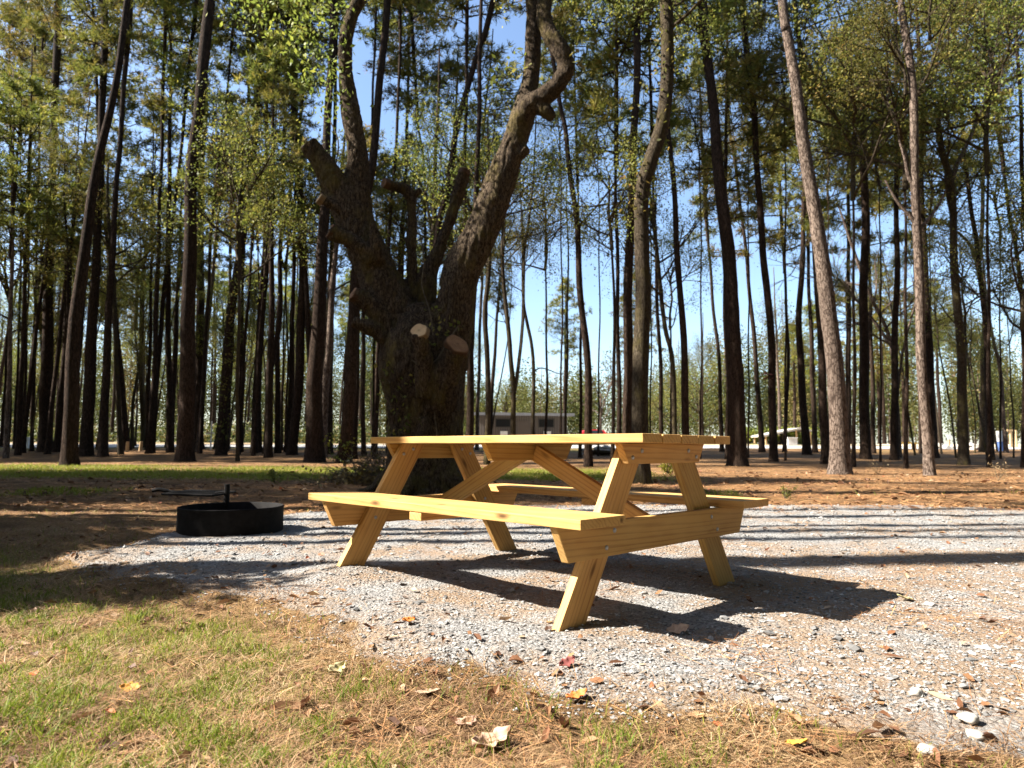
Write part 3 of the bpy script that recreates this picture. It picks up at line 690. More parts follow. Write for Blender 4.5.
# ------------------------------------------------------------------ the wood: every trunk seen in the photograph, left to right
T = tree
T('slim brown pine at the far left edge of the wood', [(2,447),(7,360),(12,246),(9,0)], 4.5, 447.5, H=22)
T('very thin dark pine, second trunk in from the left edge', [(14,444),(18,360),(21,250),(20,60)], 3, d=44)
T('thin dark pine beside a white utility post at left', [(22,444),(26,360),(29,260),(33,80)], 3, d=42)
T('thin straight pine just left of a thick black trunk', [(32,444),(34,360),(37,240),(42,60)], 3.6, d=40)
T('thick black straight pine left of the broken snag', [(45,452),(47,360),(52,180),(59,0)], 12.5, 452)
s_, sb, sP = T('broken dead snag with a torn orange top, behind the leaning trunk', [(57,452),(65,360),(68,290),(68.5,258)], 7, 452, kind='pine', name='dead_snag', cat='snag', stop=True, shrink=.95)
tp = sP[-1] - sb; mb = MB()
for q in range(7): a = q * .9; mb.tube([tp + Vector((.09 * math.cos(a), .09 * math.sin(a), -1.7 if q in (0,6) else -.5)), tp + Vector((.09 * math.cos(a), .09 * math.sin(a), -.1)), tp + Vector((.06 * math.cos(a), .06 * math.sin(a), random.uniform(.1, .5)))], [.08, .075, .01], 6)
mb.build('torn_top', M_SNAG, s_)
T('tall brown trunk leaning right across darker pines at left', [(69.5,466),(73,360),(83,260),(95,180),(112,100),(128,0)], 14.5, 465.5, bark='pine', H=21, shrink=.42)
T('thick black pine crossing behind the right-leaning trunk', [(86,456),(90.5,360),(100,180),(105,0)], 12, 456)
T('dark pine with scattered leafy sprigs right of the leaning trunk', [(103,457),(106.5,360),(117,180),(131,0)], 8.5, 457)
T('thin trunk tilted left between the black pines and the forked tree', [(121,446),(116,360),(116,330),(108,200)], 5, d=34, kind='hard', H=15)
T('brown trunk leaning left beside a pale stump post', [(127,447),(119,360),(112,280),(100,150)], 7, d=38)
r_, b_, p_ = T('slim hardwood forking into a wide Y in the left of the wood', [(144,447),(141.5,360),(142,300),(146,240)], 6, 447.5, kind='hard', H=14, crown_z=8)
mb = MB(); f0 = at(142, 300, b_.y) - b_
for q in ((120, 271), (152, 255)): mb.tube(spline([tuple(f0), tuple(at((142 + q[0]) / 2 + 2, (300 + q[1]) / 2, b_.y) - b_), tuple(at(*q, b_.y) - b_), tuple(at(q[0] * 1.1 - 14, q[1] - 70, b_.y) - b_)], 8), np.linspace(.1, .03, 8), 7)
mb.build('limb', M_HARD, r_)
T('straight thin pine, left one of a pair rising from one spot', [(149,453.5),(154,380),(158,258),(161,170),(166,0)], 6, 453.5)
T('thin pine leaning right out of a pair rising together', [(152,453.5),(158,360),(170,240),(178,180),(189,65),(197,0)], 5.5, 453)
T('plain brown pine behind the close pair at left', [(170,446),(169,360),(168,300),(170,120)], 6.5, d=36)
T('stoutest black pine of the left wood, near the grass strip', [(185,462),(187.6,360),(191.7,180),(199,104),(210,0)], 16, 461.5, H=23, shrink=.66)
T('brown pine half hidden behind the stoutest black trunk', [(199,449),(200,360),(201,180),(204,110),(209,0)], 9, 449, shrink=.75)
T('thin pine pole leaning right above the middle of the left wood', [(200,447),(208.6,284),(213,206),(224,117),(234,20)], 4, d=35)
r7, b7, p7 = T('ivy clad dark pine leaning right with reddish vine leaves', [(221,455),(226.7,360),(233,300),(241,245),(248,200),(257,104),(262,20)], 10, 455, shrink=.7)
leafpart(r7, 'ivy', [tuple(p7[0].lerp(p7[3], u) - b7 + Vector((random.gauss(0,.14), random.gauss(-.1,.16), 0))) for u in np.linspace(.08, .95, 60)], 0, 9, .14, .14, .09, M_LEAF)
leafpart(r7, 'red_creeper', [tuple(at(x, y, b7.y) - b7) for x, y in [(248,140),(256,150),(262,165),(244,160),(268,178),(258,190),(270,210),(262,225),(250,230)] for q in range(3)], 0, 12, .4, .17, .1, M_RUST)
T('very slender dark pole close to the grass strip', [(237.6,462),(237.6,360),(239,300),(240,250),(243,120)], 3.6, 461.5, kind='hard', H=11, shrink=.5)
T('slim pine just right of the slender dark pole', [(241.5,447),(241,360),(244,250),(248,120)], 4, d=37)
T('brown pine with a lit left edge, left of a close twin', [(254,447),(257,360),(262,284),(265,219),(267,100)], 6.5, d=36)
T('dark twin pine touching a brown pine on its left', [(259.5,447),(260,360),(268,260),(272,150)], 5, d=37)
T('dark pine leaning right between two straight pines', [(266,453.7),(271,373),(279,323),(281,245),(289,196),(300,120),(307,26)], 6.5, 453.7)
T('straight pine with a pale left edge behind the sunny grass strip', [(278,447),(277.5,360),(281,240),(285,120)], 6, d=36)
T('hair thin pole beside the pale edged pine', [(282,446),(283,360),(286,280)], 2.4, d=40)
T('black pine running tall left of the oak stub limbs', [(292,455),(299.7,370),(301.5,310),(303,232),(299,180),(294.5,104),(293,0)], 9.5, 455, H=22, shrink=.8)
T('broad grey pine standing nearest the oak on its left', [(314.5,462),(315,380),(319,310),(322.5,258),(324.5,206),(327,143),(330,78),(334,10)], 18, 462, H=22, shrink=.42)
T('narrow dark pine behind the broad grey pine', [(329,454),(330,360),(331,300),(334,150)], 7.5, 454)
r4, b4, p4 = T('black trunk with ivy at its foot, leaning behind the oak', [(344,463),(352,360),(354.5,284),(362,225),(371,169),(377,117),(383,50),(387,0)], 14, 463, H=22, shrink=.55)
leafpart(r4, 'ivy', [(random.gauss(0,.22), random.gauss(-.25,.1), random.uniform(.1, 1.1)) for q in range(30)], 0, 7, .1, .11, .07, M_LEAF)
T('thin pine seen between the oak and the ivy footed trunk', [(364,449),(363,360),(366,250),(372,120)], 5, d=33)
T('slim pine right behind the oak trunk on its left', [(375,452),(378,360),(386,280),(394,169),(399,91),(400,20)], 5.5, d=31)
T('thin pine seen through the fork of the oak', [(398,450),(400,340),(406,156),(409,40)], 4.5, d=38)
T('slightly bent thin pine between the oak limbs', [(425,450),(426,300),(424,169),(417.6,117),(412,30)], 4.5, d=36)
T('long pine leaning right behind the middle of the oak', [(425,456),(436,250),(446,193),(457,130),(467,91),(478.6,47),(492,6)], 8, d=27, H=21, shrink=.75)
T('straight dark pine hugging the right side of the oak', [(459.5,452),(460,360),(464,240),(466,100)], 6.5, d=29)
T('black straight pine between the oak and the cabin end', [(469.5,456),(470.5,360),(472,336),(476,220),(479,100)], 8, d=25)
T('curved slim trunk standing before the left end of the cabin', [(487,455),(488,360),(485,310),(489,250),(487,120)], 6, d=27, kind='hard', H=14, crown_z=8)
r_, b_, p_ = T('slender hardwood forking in front of the cabin', [(513.4,456),(513.4,396),(510,360),(508,323),(502,258),(503,219),(500,150)], 5.5, d=27, kind='hard', H=13, crown_z=7.5, cs=.6)
mb = MB(); mb.tube(spline([tuple(at(x, y, b_.y) - b_) for x, y in [(513.5,398),(518,370),(523,320),(524,258),(528,227),(533,185),(536,120)]], 16), np.linspace(.085, .03, 16), 7); mb.build('limb', M_HARD, r_)
r_, b_, p_ = T('thin grey trunk with a low drooping side branch before the cabin', [(533.4,452),(532.6,360),(528,325),(524,300),(522,240)], 4, d=30, kind='hard', H=12, crown_z=7.5, cs=.55)
mb = MB(); mb.tube(spline([tuple(at(x, y, b_.y) - b_) for x, y in [(533,372),(540,368),(549,370),(560,374),(572,373)]], 10), np.linspace(.035, .012, 10), 6); mb.build('limb', M_HARD, r_)
T('hair thin bare sapling at the right end of the cabin', [(565,450),(567,360),(568,271),(566,160)], 2.6, d=34, kind='hard', H=13, crown_z=5, cs=.28)
T('dark pine leaning left just right of the cabin roof', [(588.5,467),(587,360),(580,284),(576,219),(571,180),(566,130),(558,95),(545,0)], 8, 467, H=22)
T('narrow pole touching the pine right of the cabin', [(580,452),(581,360),(581,290),(578,200)], 3.4, d=33)
T('narrow black pine left companion of a thicker one, beside the mossy trunk', [(619,455),(618.6,362),(617,258),(616,150),(617,30)], 5, d=27)
T('black pine standing close behind the mossy curved trunk', [(627,458),(628,362),(629,258),(632,193),(634,143),(636,91),(637.5,0)], 10.5, d=25, shrink=.7)
r3, b3, p3 = T('mossy sunlit trunk with an S-bend behind the right half of the table', [(641,484),(639.5,360),(642.5,297),(643,232),(643.5,190),(652.5,156),(661,125),(665.5,86),(667,40),(667,-10)], 17.5, 484, kind='hard', H=14, crown_z=10, cs=.8, shrink=.68)
leafpart(r3, 'ivy', [tuple(at(x + random.gauss(0,7), y + random.gauss(0,9), b3.y - .1) - b3) for x, y in [(650,160),(668,110),(640,95),(655,70),(672,60),(648,190),(664,35),(630,180),(636,210)] for q in range(4)], 0, 7, .14, .10, .06, M_LEAF)
T('thin dark pine just right of the mossy curved trunk', [(662,453),(660,362),(658,315),(654,200)], 4.5, d=30)
T('thin dark trunk leaning left between two straighter poles', [(675.6,454),(672,362),(665.5,326),(655,240)], 5.5, d=29, kind='hard', H=13, crown_z=7)
T('clean straight pine between the mossy trunk and the thick right pine', [(686.6,457),(684,362),(680,284),(676,232),(673,180),(669,130),(666,60)], 8, d=25)
T('slim dark pine left of the thick one beyond the table end', [(722,451),(719,362),(712.4,297),(708.5,245),(704,193),(700,100)], 4.5, 451.5)
r2, b2, p2 = T('thickest dark red-brown pine beyond the right end of the table', [(737.6,466),(734.5,362),(730.6,284),(724,219),(719,169),(712.4,104),(707,52),(702,0)], 18, 466, H=22, shrink=.56)
mb = MB(); mb.tube(spline([tuple(at(x, y, b2.y) - b2) for x, y in [(705,48),(696,26),(686,10),(676,-14)]], 8), np.linspace(.09, .04, 8), 7); mb.build('limb', M_PINE, r2)
T('narrow grey pine half hidden by the thickest right pine', [(727,452),(727,362),(724,280),(727,91)], 4, d=32)
T('slim pine leaning left right of the thickest pine', [(762,452),(756.5,370),(749,284),(743.6,232),(737,180),(730,130),(727,80)], 5.5, 452, bark='pine')
r_, b_, p_ = T('straight dark pine in front of the white shelter roof', [(773.6,461.5),(771.7,362),(768,297),(762.5,245),(758.6,193),(754.7,117),(749.5,78),(742.5,0)], 8, 461.5, shrink=.75)
leafpart(r_, 'dead_foliage', [tuple(at(x, y, b_.y - .1) - b_) for x, y in ((763,373),(766,375),(769,374),(771,377))], 0, 4, .06, .2, .1, M_DEADLEAF)
T('thin dark pole leaning right before the white shelter', [(784.5,452),(788,362),(786,297),(782,232),(779,180),(776,90)], 4, 452)
T('dark pine standing over the right end of the white shelter', [(807,455),(801,370),(799,323),(801.6,271),(804,206),(804,100)], 8, 455)
T('slim dark pine behind the right end of the shelter', [(815,453),(812,362),(809.4,297),(808,245),(806,140)], 5, 452.5)
T('dark pine close behind the big sunlit leaning pine', [(826,464),(821,350),(817,270),(808,160),(802,65),(795,0)], 8.5, 464)
T('big sunlit pine with flaky pinkish bark leaning left', [(840,475),(836,370),(827.7,310),(821,258),(814.6,206),(810.2,180),(801.6,130),(794,78),(787,31),(783,0)], 18.5, 474.5, bark='pale', H=22, shrink=.5)
T('narrow pine just right of the big sunlit leaning one', [(847,452),(848.5,362),(848.5,245),(848.5,120)], 6, 452)
T('stout dark pine in the leafy right side of the wood', [(865.6,459),(864,362),(864,284),(865.4,206),(864,169),(860,65),(858,0)], 10, 459, shrink=.7)
T('narrow pine close right of the stout dark pine', [(873.4,453.7),(872,362),(870.6,326),(868,200)], 4.6, 453.5)
T('dark straight pine with a lit lower trunk left of the pale bare tree', [(894.5,460),(894.6,362),(896.7,284),(896.7,206),(896.5,120)], 7.5, 460)
r_, b_, p_ = T('pale bare tree leaning far left with whitish limbs', [(899,450),(896,390),(889,338),(871,297),(860,268),(848,235),(838,205)], 4.5, d=36, kind='bare', H=14, crown_z=6, name='bare_tree')
mb = MB(); mb.tube(spline([tuple(at(x, y, b_.y) - b_) for x, y in [(897,400),(903,350),(916,300),(922,260),(926,215)]], 10), np.linspace(.08, .02, 10), 6); mb.build('limb', M_PALE, r_)
r5, b5, p5 = T('pale sunlit knobbly trunk with a flared foot near the right edge', [(929.8,476),(926,420),(922,362),(919.5,310),(918,270),(917,232),(915.6,180),(913,104),(909,60),(904,20)], 9.5, 475.6, kind='pale', H=15, shrink=.75)
mb = MB()
for pts in ([(917,226),(908,214),(899,204),(893,195),(885,180)], [(917,232),(926,222),(938,206),(946,190)], [(916,190),(908,176),(905,160),(899,140)]):
    mb.tube(spline([tuple(at(x, y, b5.y) - b5) for x, y in pts], 9), np.linspace(.06, .025, 9), 7)
mb.build('limb', M_PALE, r5)
for q, (x, y) in enumerate(((905,95),(930,40))):
    o = obj('crown', HARDS[q], r5); p = at(x, y, b5.y) - b5; o.location = p; o.scale = (.55,) * 3
T('dark pine touching the pale knobbly trunk from behind', [(933.7,458),(929.5,362),(926,284),(922,200),(920,90)], 8.5, 458)
T('thin far pole left of the pale knobbly trunk', [(920.4,449),(918,362),(914,250)], 3, d=42)
rb, bb_, pb = T('forked dark hardwood with a long pale limb reaching up right', [(964,465),(961,362),(957,297),(953.4,245),(951,182),(945,161),(940,135),(938,100)], 9.5, 465, kind='hard', H=15, crown_z=10, cs=.75, shrink=.6)
mb = MB(); mb.tube(spline([tuple(at(x, y, bb_.y) - bb_) for x, y in [(952,178),(957,164),(964,151),(972,133),(980,112),(986,103),(1005,82),(1023,63)]], 18), np.linspace(.10, .03, 18), 7); mb.build('limb', M_PALE, rb)
mb = MB(); mb.tube(spline([tuple(at(x, y, bb_.y) - bb_) for x, y in [(952,190),(942,178),(930,176),(915,170)]], 9), np.linspace(.06, .02, 9), 6); mb.tube(spline([tuple(at(x, y, bb_.y) - bb_) for x, y in [(953,200),(962,186),(975,176),(988,160)]], 9), np.linspace(.06, .02, 9), 6); mb.build('limb', M_HARD, rb)
o = obj('crown', HARDS[3], rb); o.location = at(985, 110, bb_.y) - bb_; o.scale = (.7, .7, .7)
rg, bg_, pg = T('grey pine whose long limb arches out to the left, at right', [(983,452),(983.5,362),(984.6,310),(980,271),(981,245),(983,193),(985,120)], 6.5, 452, kind='hard', H=17, crown_z=9, cs=.9)
mb = MB(); mb.tube(spline([tuple(at(x, y, bg_.y) - bg_) for x, y in [(981,285),(974,253),(966,240),(956,231),(942,222),(927,217)]], 14), np.linspace(.13, .035, 14), 7); mb.build('limb', M_HARD, rg)
T('dark pine nearest the sandy lot at right', [(990.7,460),(988,370),(986,336),(978,250),(970,206),(962,120)], 6.5, 460)
T('white barked thin tree leaning left over the sandy lot', [(1006,449),(1000,373),(993.7,341),(985,290)], 4, d=42, kind='pale', bark='pale', H=13)
T('thin pine leaning in from the right edge', [(1030,452),(1021,297),(1016,245),(1008,206),(995,100)], 5, d=30)
T('pine partly cut off by the right edge', [(1034,456),(1030,300),(1024,206),(1018,60)], 6, d=26)
# leafy understorey trees
def leafy(label, px, d, zpx, me, s, bark_='pine', w=.075):
    p = at(px, 450, d); b_ = Vector((p.x, d, gz1(p.x, d))); c = at(px, zpx, d) - b_
    r_ = thing('hardwood_tree', label, 'tree', b_)
    trunk_mesh([(0,0,0), (c.x * .4 + .1, .05, c.z * .5), (c.x, 0, c.z + .3)], [w, w * .75, w * .55], None, 8).build('trunk', BARK[bark_], r_, smooth=True)
    o = obj('crown', me, r_); o.location = c; o.scale = (s, s, s); o.rotation_euler = (0, 0, random.uniform(0, 6)); return r_
leafy('small bright yellow-green tree in the upper left of the wood', 64, 33, 185, YELS[0], .5)
leafy('dark leafy hardwood filling the gaps at the far left', 8, 38, 335, HARDS[0], 1.2)
leafy('dark leafy hardwood behind the thick black pine at left', 40, 40, 330, HARDS[1], 1.3)
leafy('yellow-green leafy tree glowing behind the forked tree at left', 135, 48, 330, YELS[1], 1.7)
leafy('rust tinged leafy tree behind the ivy clad pine', 258, 40, 250, RUSTS[0], .9)
leafy('green leafy tree between the ivy clad pine and the broad grey one', 285, 38, 270, HARDS[2], 1.0)
leafy('sunny yellow leafed tree behind the S-bend trunk', 612, 24, 250, YELS[1], .85)
leafy('green leafed tree over the gap left of the S-bend trunk', 545, 34, 270, HARDS[4], 1.0)
leafy('leafy hardwood hanging over the gap right of the S-bend trunk', 670, 33, 330, HARDS[1], .75)
leafy('big leafy hardwood filling the sky right of the sunlit leaning pine', 853, 25, 200, HARDS[2], 1.2)
leafy('big leafy hardwood above the pale knobbly trunk', 905, 24, 190, HARDS[0], 1.15)
leafy('dense dark leafy hardwood in the upper right corner', 988, 25, 175, HARDS[4], 1.2)
leafy('leafy hardwood drooping low at the right edge', 1022, 25, 330, HARDS[3], .95)
leafy('leafy young hardwood beside the arching limb at right', 965, 33, 330, HARDS[1], .8)

for q, (px, d, zp, sz, lab) in enumerate(((560, 30, 215, .8, 'leafy hardwood whose crown hides the sky just right of the oak limb'), (598, 36, 200, 1.0, 'leafy hardwood behind the black pine next to the S-bend trunk'),
    (650, 38, 235, .95, 'leafy hardwood behind the S-bend trunk'), (700, 31, 215, .85, 'leafy hardwood left of the thickest dark pine'), (748, 34, 200, .9, 'leafy hardwood between the thickest pine and the shelter pines'), (785, 30, 170, .85, 'leafy hardwood left of the big sunlit leaning pine'),
    (828, 36, 215, 1.0, 'leafy hardwood close behind the big sunlit leaning pine'), (880, 30, 205, 1.0, 'leafy hardwood left of the pale knobbly trunk'), (930, 36, 240, 1.1, 'leafy hardwood close behind the pale knobbly trunk'), (1000, 34, 260, 1.1, 'leafy hardwood behind the dark pine at the sandy lot'),
    (430, 44, 260, 1.2, 'leafy hardwood seen through the fork of the oak'), (485, 40, 235, 1.0, 'leafy hardwood between the oak limb and the slim pines'))):
    leafy(lab, px, d, zp - (55 if 540 < px < 800 else 15), HARDS[q % 5], sz * (.62 if 540 < px < 800 else .78), w=.05)

# slim trunks farther in, too alike to tell apart
used = [t.location for t in TREES]
def scatter(n, x0, x1, d0, d1, label, group, kinds, w=(.09, .2), H=(15, 23)):
    k = 0; tries = 0
    while k < n and tries < 3000:
        tries += 1; d = random.uniform(d0, d1); px = random.uniform(x0, x1); p = at(px, 450, d)
        if any((p.x - u.x) ** 2 + (d - u.y) ** 2 < .8 for u in used): continue
        b_ = Vector((p.x, d, gz1(p.x, d)))
        used.append(b_); h = random.uniform(*H); rr = random.uniform(*w); lean = Vector((random.gauss(0, .6), random.gauss(0, .6), 0))
        root = thing('pine_tree', label, 'tree', b_, group)
        trunk_mesh([(0,0,0), tuple(lean * .3 + Vector((0,0,h*.4))), tuple(lean + Vector((0,0,h)))], [rr, rr * .75, rr * .2], None, 8).build('trunk', M_PINE if random.random() < .8 else M_PALE, root, smooth=True)
        kd = random.choice(kinds); me = random.choice(CROWN[kd]); o = obj('crown', me, root)
        zc = h * random.uniform(.48, .62) if kd == 'pine' else h * .45
        s = (h - zc) / MH[me.name] if kd == 'pine' else random.uniform(.8, 1.1)
        o.location = lean * (zc / h) + Vector((0, 0, zc)); o.scale = (s * random.uniform(.85, 1.1),) * 2 + (s,); o.rotation_euler = (0, 0, random.uniform(0, 6.28)); k += 1
scatter(38, -60, 500, 30, 46, 'slim pine deep in the dense left part of the wood', 'slim pines deep in the left wood', ['pine'] * 6 + ['hard'])
scatter(26, -80, 480, 60, 92, 'tall pine standing beyond the pale road on the left', 'tall pines beyond the road on the left', ['pine'] * 5 + ['hard', 'yellow'], (.12, .25), (18, 27))
scatter(20, -60, 470, 64, 88, 'leafy tree beyond the pale road filling the gaps between the left trunks', 'leafy trees beyond the road on the left', ['hard', 'hard', 'yellow'], (.12, .2), (12, 16))
scatter(12, 500, 1080, 62, 80, 'tall slim pine beyond the pale road on the right', 'slim pines beyond the road on the right', ['pine'] * 4 + ['hard'], (.1, .2), (14, 19))
for px, d, h, kd in ((850, 84, 21, 'pine'), (815, 88, 19, 'pine'), (795, 92, 17, 'pine'), (905, 84, 20, 'pine'), (935, 88, 22, 'pine'), (880, 92, 21, 'pine'), (965, 90, 19, 'pine')):
    p = at(px, 450, d); b_ = Vector((p.x, d, gz1(p.x, d)))
    root = thing('pine_tree', 'broad crowned sunlit pine beyond the road, right of the white shelter', 'tree', b_, 'sunlit pines beyond the shelter')
    trunk_mesh([(0,0,0), (.2,0,h*.4), (.3,0,h)], [.25, .2, .05], None, 8).build('trunk', M_PINE, root, smooth=True)
    me = random.choice(PINES); o = obj('crown', me, root); s = h * .62 / MH[me.name]; o.location = (.2, 0, h * .38); o.scale = (s * 1.15, s * 1.15, s)
def far_tree(label, px, d, h, me, s, nm='hardwood_tree', zc=.15):
    p = at(px, 450, d); b_ = Vector((p.x, d, gz1(p.x, d))); r_ = thing(nm, label, 'tree', b_)
    trunk_mesh([(0,0,0), (.1,0,h*.4), (.1,0,h*.6)], [.2, .15, .08], None, 8).build('trunk', M_HARD if nm != 'bare_tree' else M_PALE, r_, smooth=True)
    o = obj('crown', me, r_); o.location = (0, 0, h * zc); o.scale = (s,) * 3
far_tree('rounded green tree far off between the thin poles and the thick right pine', 700, 84, 11, HARDS[0], 1.35)
far_tree('second rounded green tree far off, nearer the thin poles', 672, 92, 10, HARDS[3], 1.25)
far_tree('small bare forked tree with sparse yellow leaves right of the cabin', 600, 74, 9, BARES[0], 1.15, 'bare_tree', .25)
far_tree('sparse pale leafed tree rising behind the cabin roof', 505, 78, 9, YELS[0], 1.1)
far_tree('wispy yellow tree in the gap between oak and cabin', 462, 80, 9, YELS[1], 1.0)

# the wood beside and behind the camera's left that shades the floor
def off(x, y, h, me, label, group, r=.2, zc=.55, s=None, bark_='pine'):
    b_ = Vector((x, y, gz1(x, y))); root = thing('pine_tree' if bark_ == 'pine' else 'added_evergreen_shrub', label, 'tree' if bark_ == 'pine' else 'shrub', b_, group)
    trunk_mesh([(0,0,0), (random.gauss(0,.1), random.gauss(0,.1), h*.5), (random.gauss(0,.3), random.gauss(0,.2), h)], [r, r*.8, r*.2], None, 10).build('trunk', BARK[bark_], root, smooth=True)
    if me:
        o = obj('crown', me, root); s = s or h * (1 - zc) / MH[me.name]; o.location = (0, 0, h * zc); o.scale = (s, s, s); o.rotation_euler = (0, 0, random.uniform(0, 6))
SHL = 'pine standing off to the left, throwing its shadow across the clearing'
for x, y, h, r in ((-9.5,3.6,21,.25),(-10,4.2,22,.11),(-11,4.8,23,.11),(-6.9,5.4,21,.10),(-7.8,6.1,22,.13),(-8.4,7.1,23,.10),(-8.9,7.7,22,.16),(-23,8.4,24,.2),(-24,9.3,25,.28),(-22.5,10.2,23,.3),(-25,11.2,24,.25),(-21.5,8.9,22,.2)):
    off(x, y, h, random.choice(PINES), SHL, 'pines left of the clearing', r, .62)
for q in range(34):
    off(-.78 * (yq := random.choice((random.uniform(13, 15.5), random.uniform(24, 50), random.uniform(24, 50)))) - random.uniform(4, 16), yq, random.uniform(14, 24), random.choice(PINES), 'pine of the wood continuing to the left of the view', 'pines of the wood on the left', random.uniform(.13, .26), .45)
for q in range(22):
    y = random.choice((random.uniform(13.5, 15), random.uniform(25, 46), random.uniform(25, 46))); x = -.78 * y - random.uniform(7.5, 17)
    b_ = Vector((x, y, gz1(x, y))); root = thing('hardwood_tree', 'leafy hardwood of the wood continuing to the left of the view', 'tree', b_, 'hardwoods of the wood on the left')
    trunk_mesh([(0,0,0), (.1,0,5), (.2,0,10)], [.16,.12,.07], None, 9).build('trunk', M_HARD, root, smooth=True)
    o = obj('crown', random.choice(HARDS), root); o.location = (.1, 0, random.uniform(2, 5)); sq = random.uniform(1.1, 1.4); o.scale = (sq,) * 3
for x, y, h, lab in ((-5.3, 3.30, 3.6, 'bushy evergreen shrub added out of view to shade the near grass'), (-6.9, 4.55, 3.4, 'low evergreen shrub added out of view to shade left of the fire ring'), (-8.2, 6.2, 4.2, 'taller evergreen shrub added out of view to shade left of the fire ring'), (-10.2, 7.9, 4.6, 'evergreen shrub added out of view to shade the clearing near the grass strip')):  # unseen shrubs, added and sized to throw shade on the left ground
    b_ = Vector((x, y, gz1(x, y))); root = thing('added_evergreen_shrub', lab, 'shrub', b_)
    trunk_mesh([(0,0,0), (.02,.02,h*.3), (0,0,h*.6)], [.06,.05,.02], None, 8).build('trunk', M_HARD, root, smooth=True)
    C = np.array([0, 0, h * .55]) + unit(300) * (rng.random((300, 1)) ** .5) * np.array([.75, .42, h * .45])
    leafpart(root, 'foliage', C, 0, 16, .14, .12, .06, M_LEAF)

# ------------------------------------------------------------------ far tree line (reads as one mass)
mb = MB(); C = []; RC = []
for q in range(440):
    y = random.uniform(104, 150); x = random.uniform(-1.05, 1.05) * y; z0 = gz1(x, y)
    h = random.uniform(7, 15) * (1.75 if x < -14 else (1.6 if x > 30 else (.95 if x < 8 else 1.15))); rad = random.uniform(1.8, 3.4); hue = random.random()
    n = 1250; p = unit(n) * (rng.random((n, 1)) ** .4) * np.array([rad, rad, h * .48]); p += np.array([x, y, z0 + h * .52])
    p += rng.normal(size=p.shape) * .35
    C.append(p); RC.append(np.clip(hue * .75 + rng.random(n) * .25, 0, 1))
    if random.random() < .5: mb.tube([(x, y, z0 - .2), (x + random.gauss(0,.2), y, z0 + h * .5), (x + random.gauss(0,.5), y, z0 + h * 1.05)], [.13, .1, .03], 5, 0, cap=False)
C = np.vstack(C); V, F, R = leaves(C, .34, .24, R0=np.concatenate(RC)); mb.add(V, F, 1, R)
tl = mb.build('treeline', [M_PALE, M_FAR]); tag(tl, 'continuous low wood in autumn colours far beyond the road', 'woodland', kind='stuff')
mb = MB(); C = []
for q in range(900):
    y = random.uniform(58, 66) + random.uniform(0, 30) * (random.random() < .5); x = random.uniform(-1.0, -.02) * y
    h = random.uniform(.6, 2.2); n = 34; p = unit(n) * np.array([.9, .6, h * .5]); p += np.array([x, y, gz1(x, y) + h * .5]); C.append(p)
C = np.vstack(C); V, F, R = leaves(C, .3, .16); tl = mk('undergrowth', V, [(F, 0)], M_FAR, None, R); tag(tl, 'low scrub growing under the trees beyond the road on the left', 'undergrowth', kind='stuff')

# ------------------------------------------------------------------ cabin, vehicle, shelter and small things across the road
def bx(name, parent, a, b, m, bev=0):
    return MB().box(a, b).build(name, m, parent)
cy = 57.0; cx = at(524, 450, cy).x; cz = gz1(cx, cy)
cab = thing('cabin', 'low grey cabin with a flat overhanging roof and two dark windows, seen above the table', 'cabin', (cx, cy, cz))
m, nt, b = mat('vertical_siding'); wv = nt.nodes.new('ShaderNodeTexWave'); wv.inputs['Scale'].default_value = 1.6; nt.links.new(coords(nt), wv.inputs['Vector'])
nt.links.new(ramp(nt, wv.outputs['Fac'], [(0, (.06,.052,.048)), (.12, (.12,.104,.094)), (1, (.135,.118,.108))]), b.inputs['Base Color']); b.inputs['Roughness'].default_value = .8
bx('wall', cab, (-3.85, 0, -.3), (3.6, 4.2, 2.42), m)
mb = MB(); V = [(-4.4,-.75,2.43),(4.15,-.75,2.36),(4.15,4.8,2.55),(-4.4,4.8,2.62),(-4.4,-.75,2.66),(4.15,-.75,2.59),(4.15,4.8,2.78),(-4.4,4.8,2.85)]
mb.add(V, [(0,3,2,1),(4,5,6,7),(0,1,5,4),(1,2,6,5),(2,3,7,6),(3,0,4,7)]); mb.build('roof', M_ROOFG, cab)
for x in (-1.75, 1.85):
    wf = thing('window', None, None); wf.parent = cab
    bpy.data.objects.remove(wf)
    fm = MB()
    for a, b_ in (((x-.66,-.05,1.42),(x+.66,-.003,1.49)), ((x-.66,-.05,2.11),(x+.66,-.003,2.18)), ((x-.66,-.05,1.49),(x-.59,-.003,2.11)), ((x+.59,-.05,1.49),(x+.66,-.003,2.11))): fm.box(a, b_)
    wf = fm.build('window', plain('dark_frame', (.06,.055,.05), .6), cab)
    MB().box((x-.59,-.03,1.49), (x+.59,-.006,2.11)).build('pane', M_GLASS, wf)
    bx('wall_heater', cab, (x-.22,-.32,.72), (x+.38,-.004,1.12), M_WHITE)
bx('door', cab, (-.45,-.04,.0), (.45,-.004,2.0), plain('cabin_door', (.12,.1,.09), .7))
bx('end_panel', cab, (-3.89, .25, .1), (-3.853, 3.9, 2.2), M_CONC)

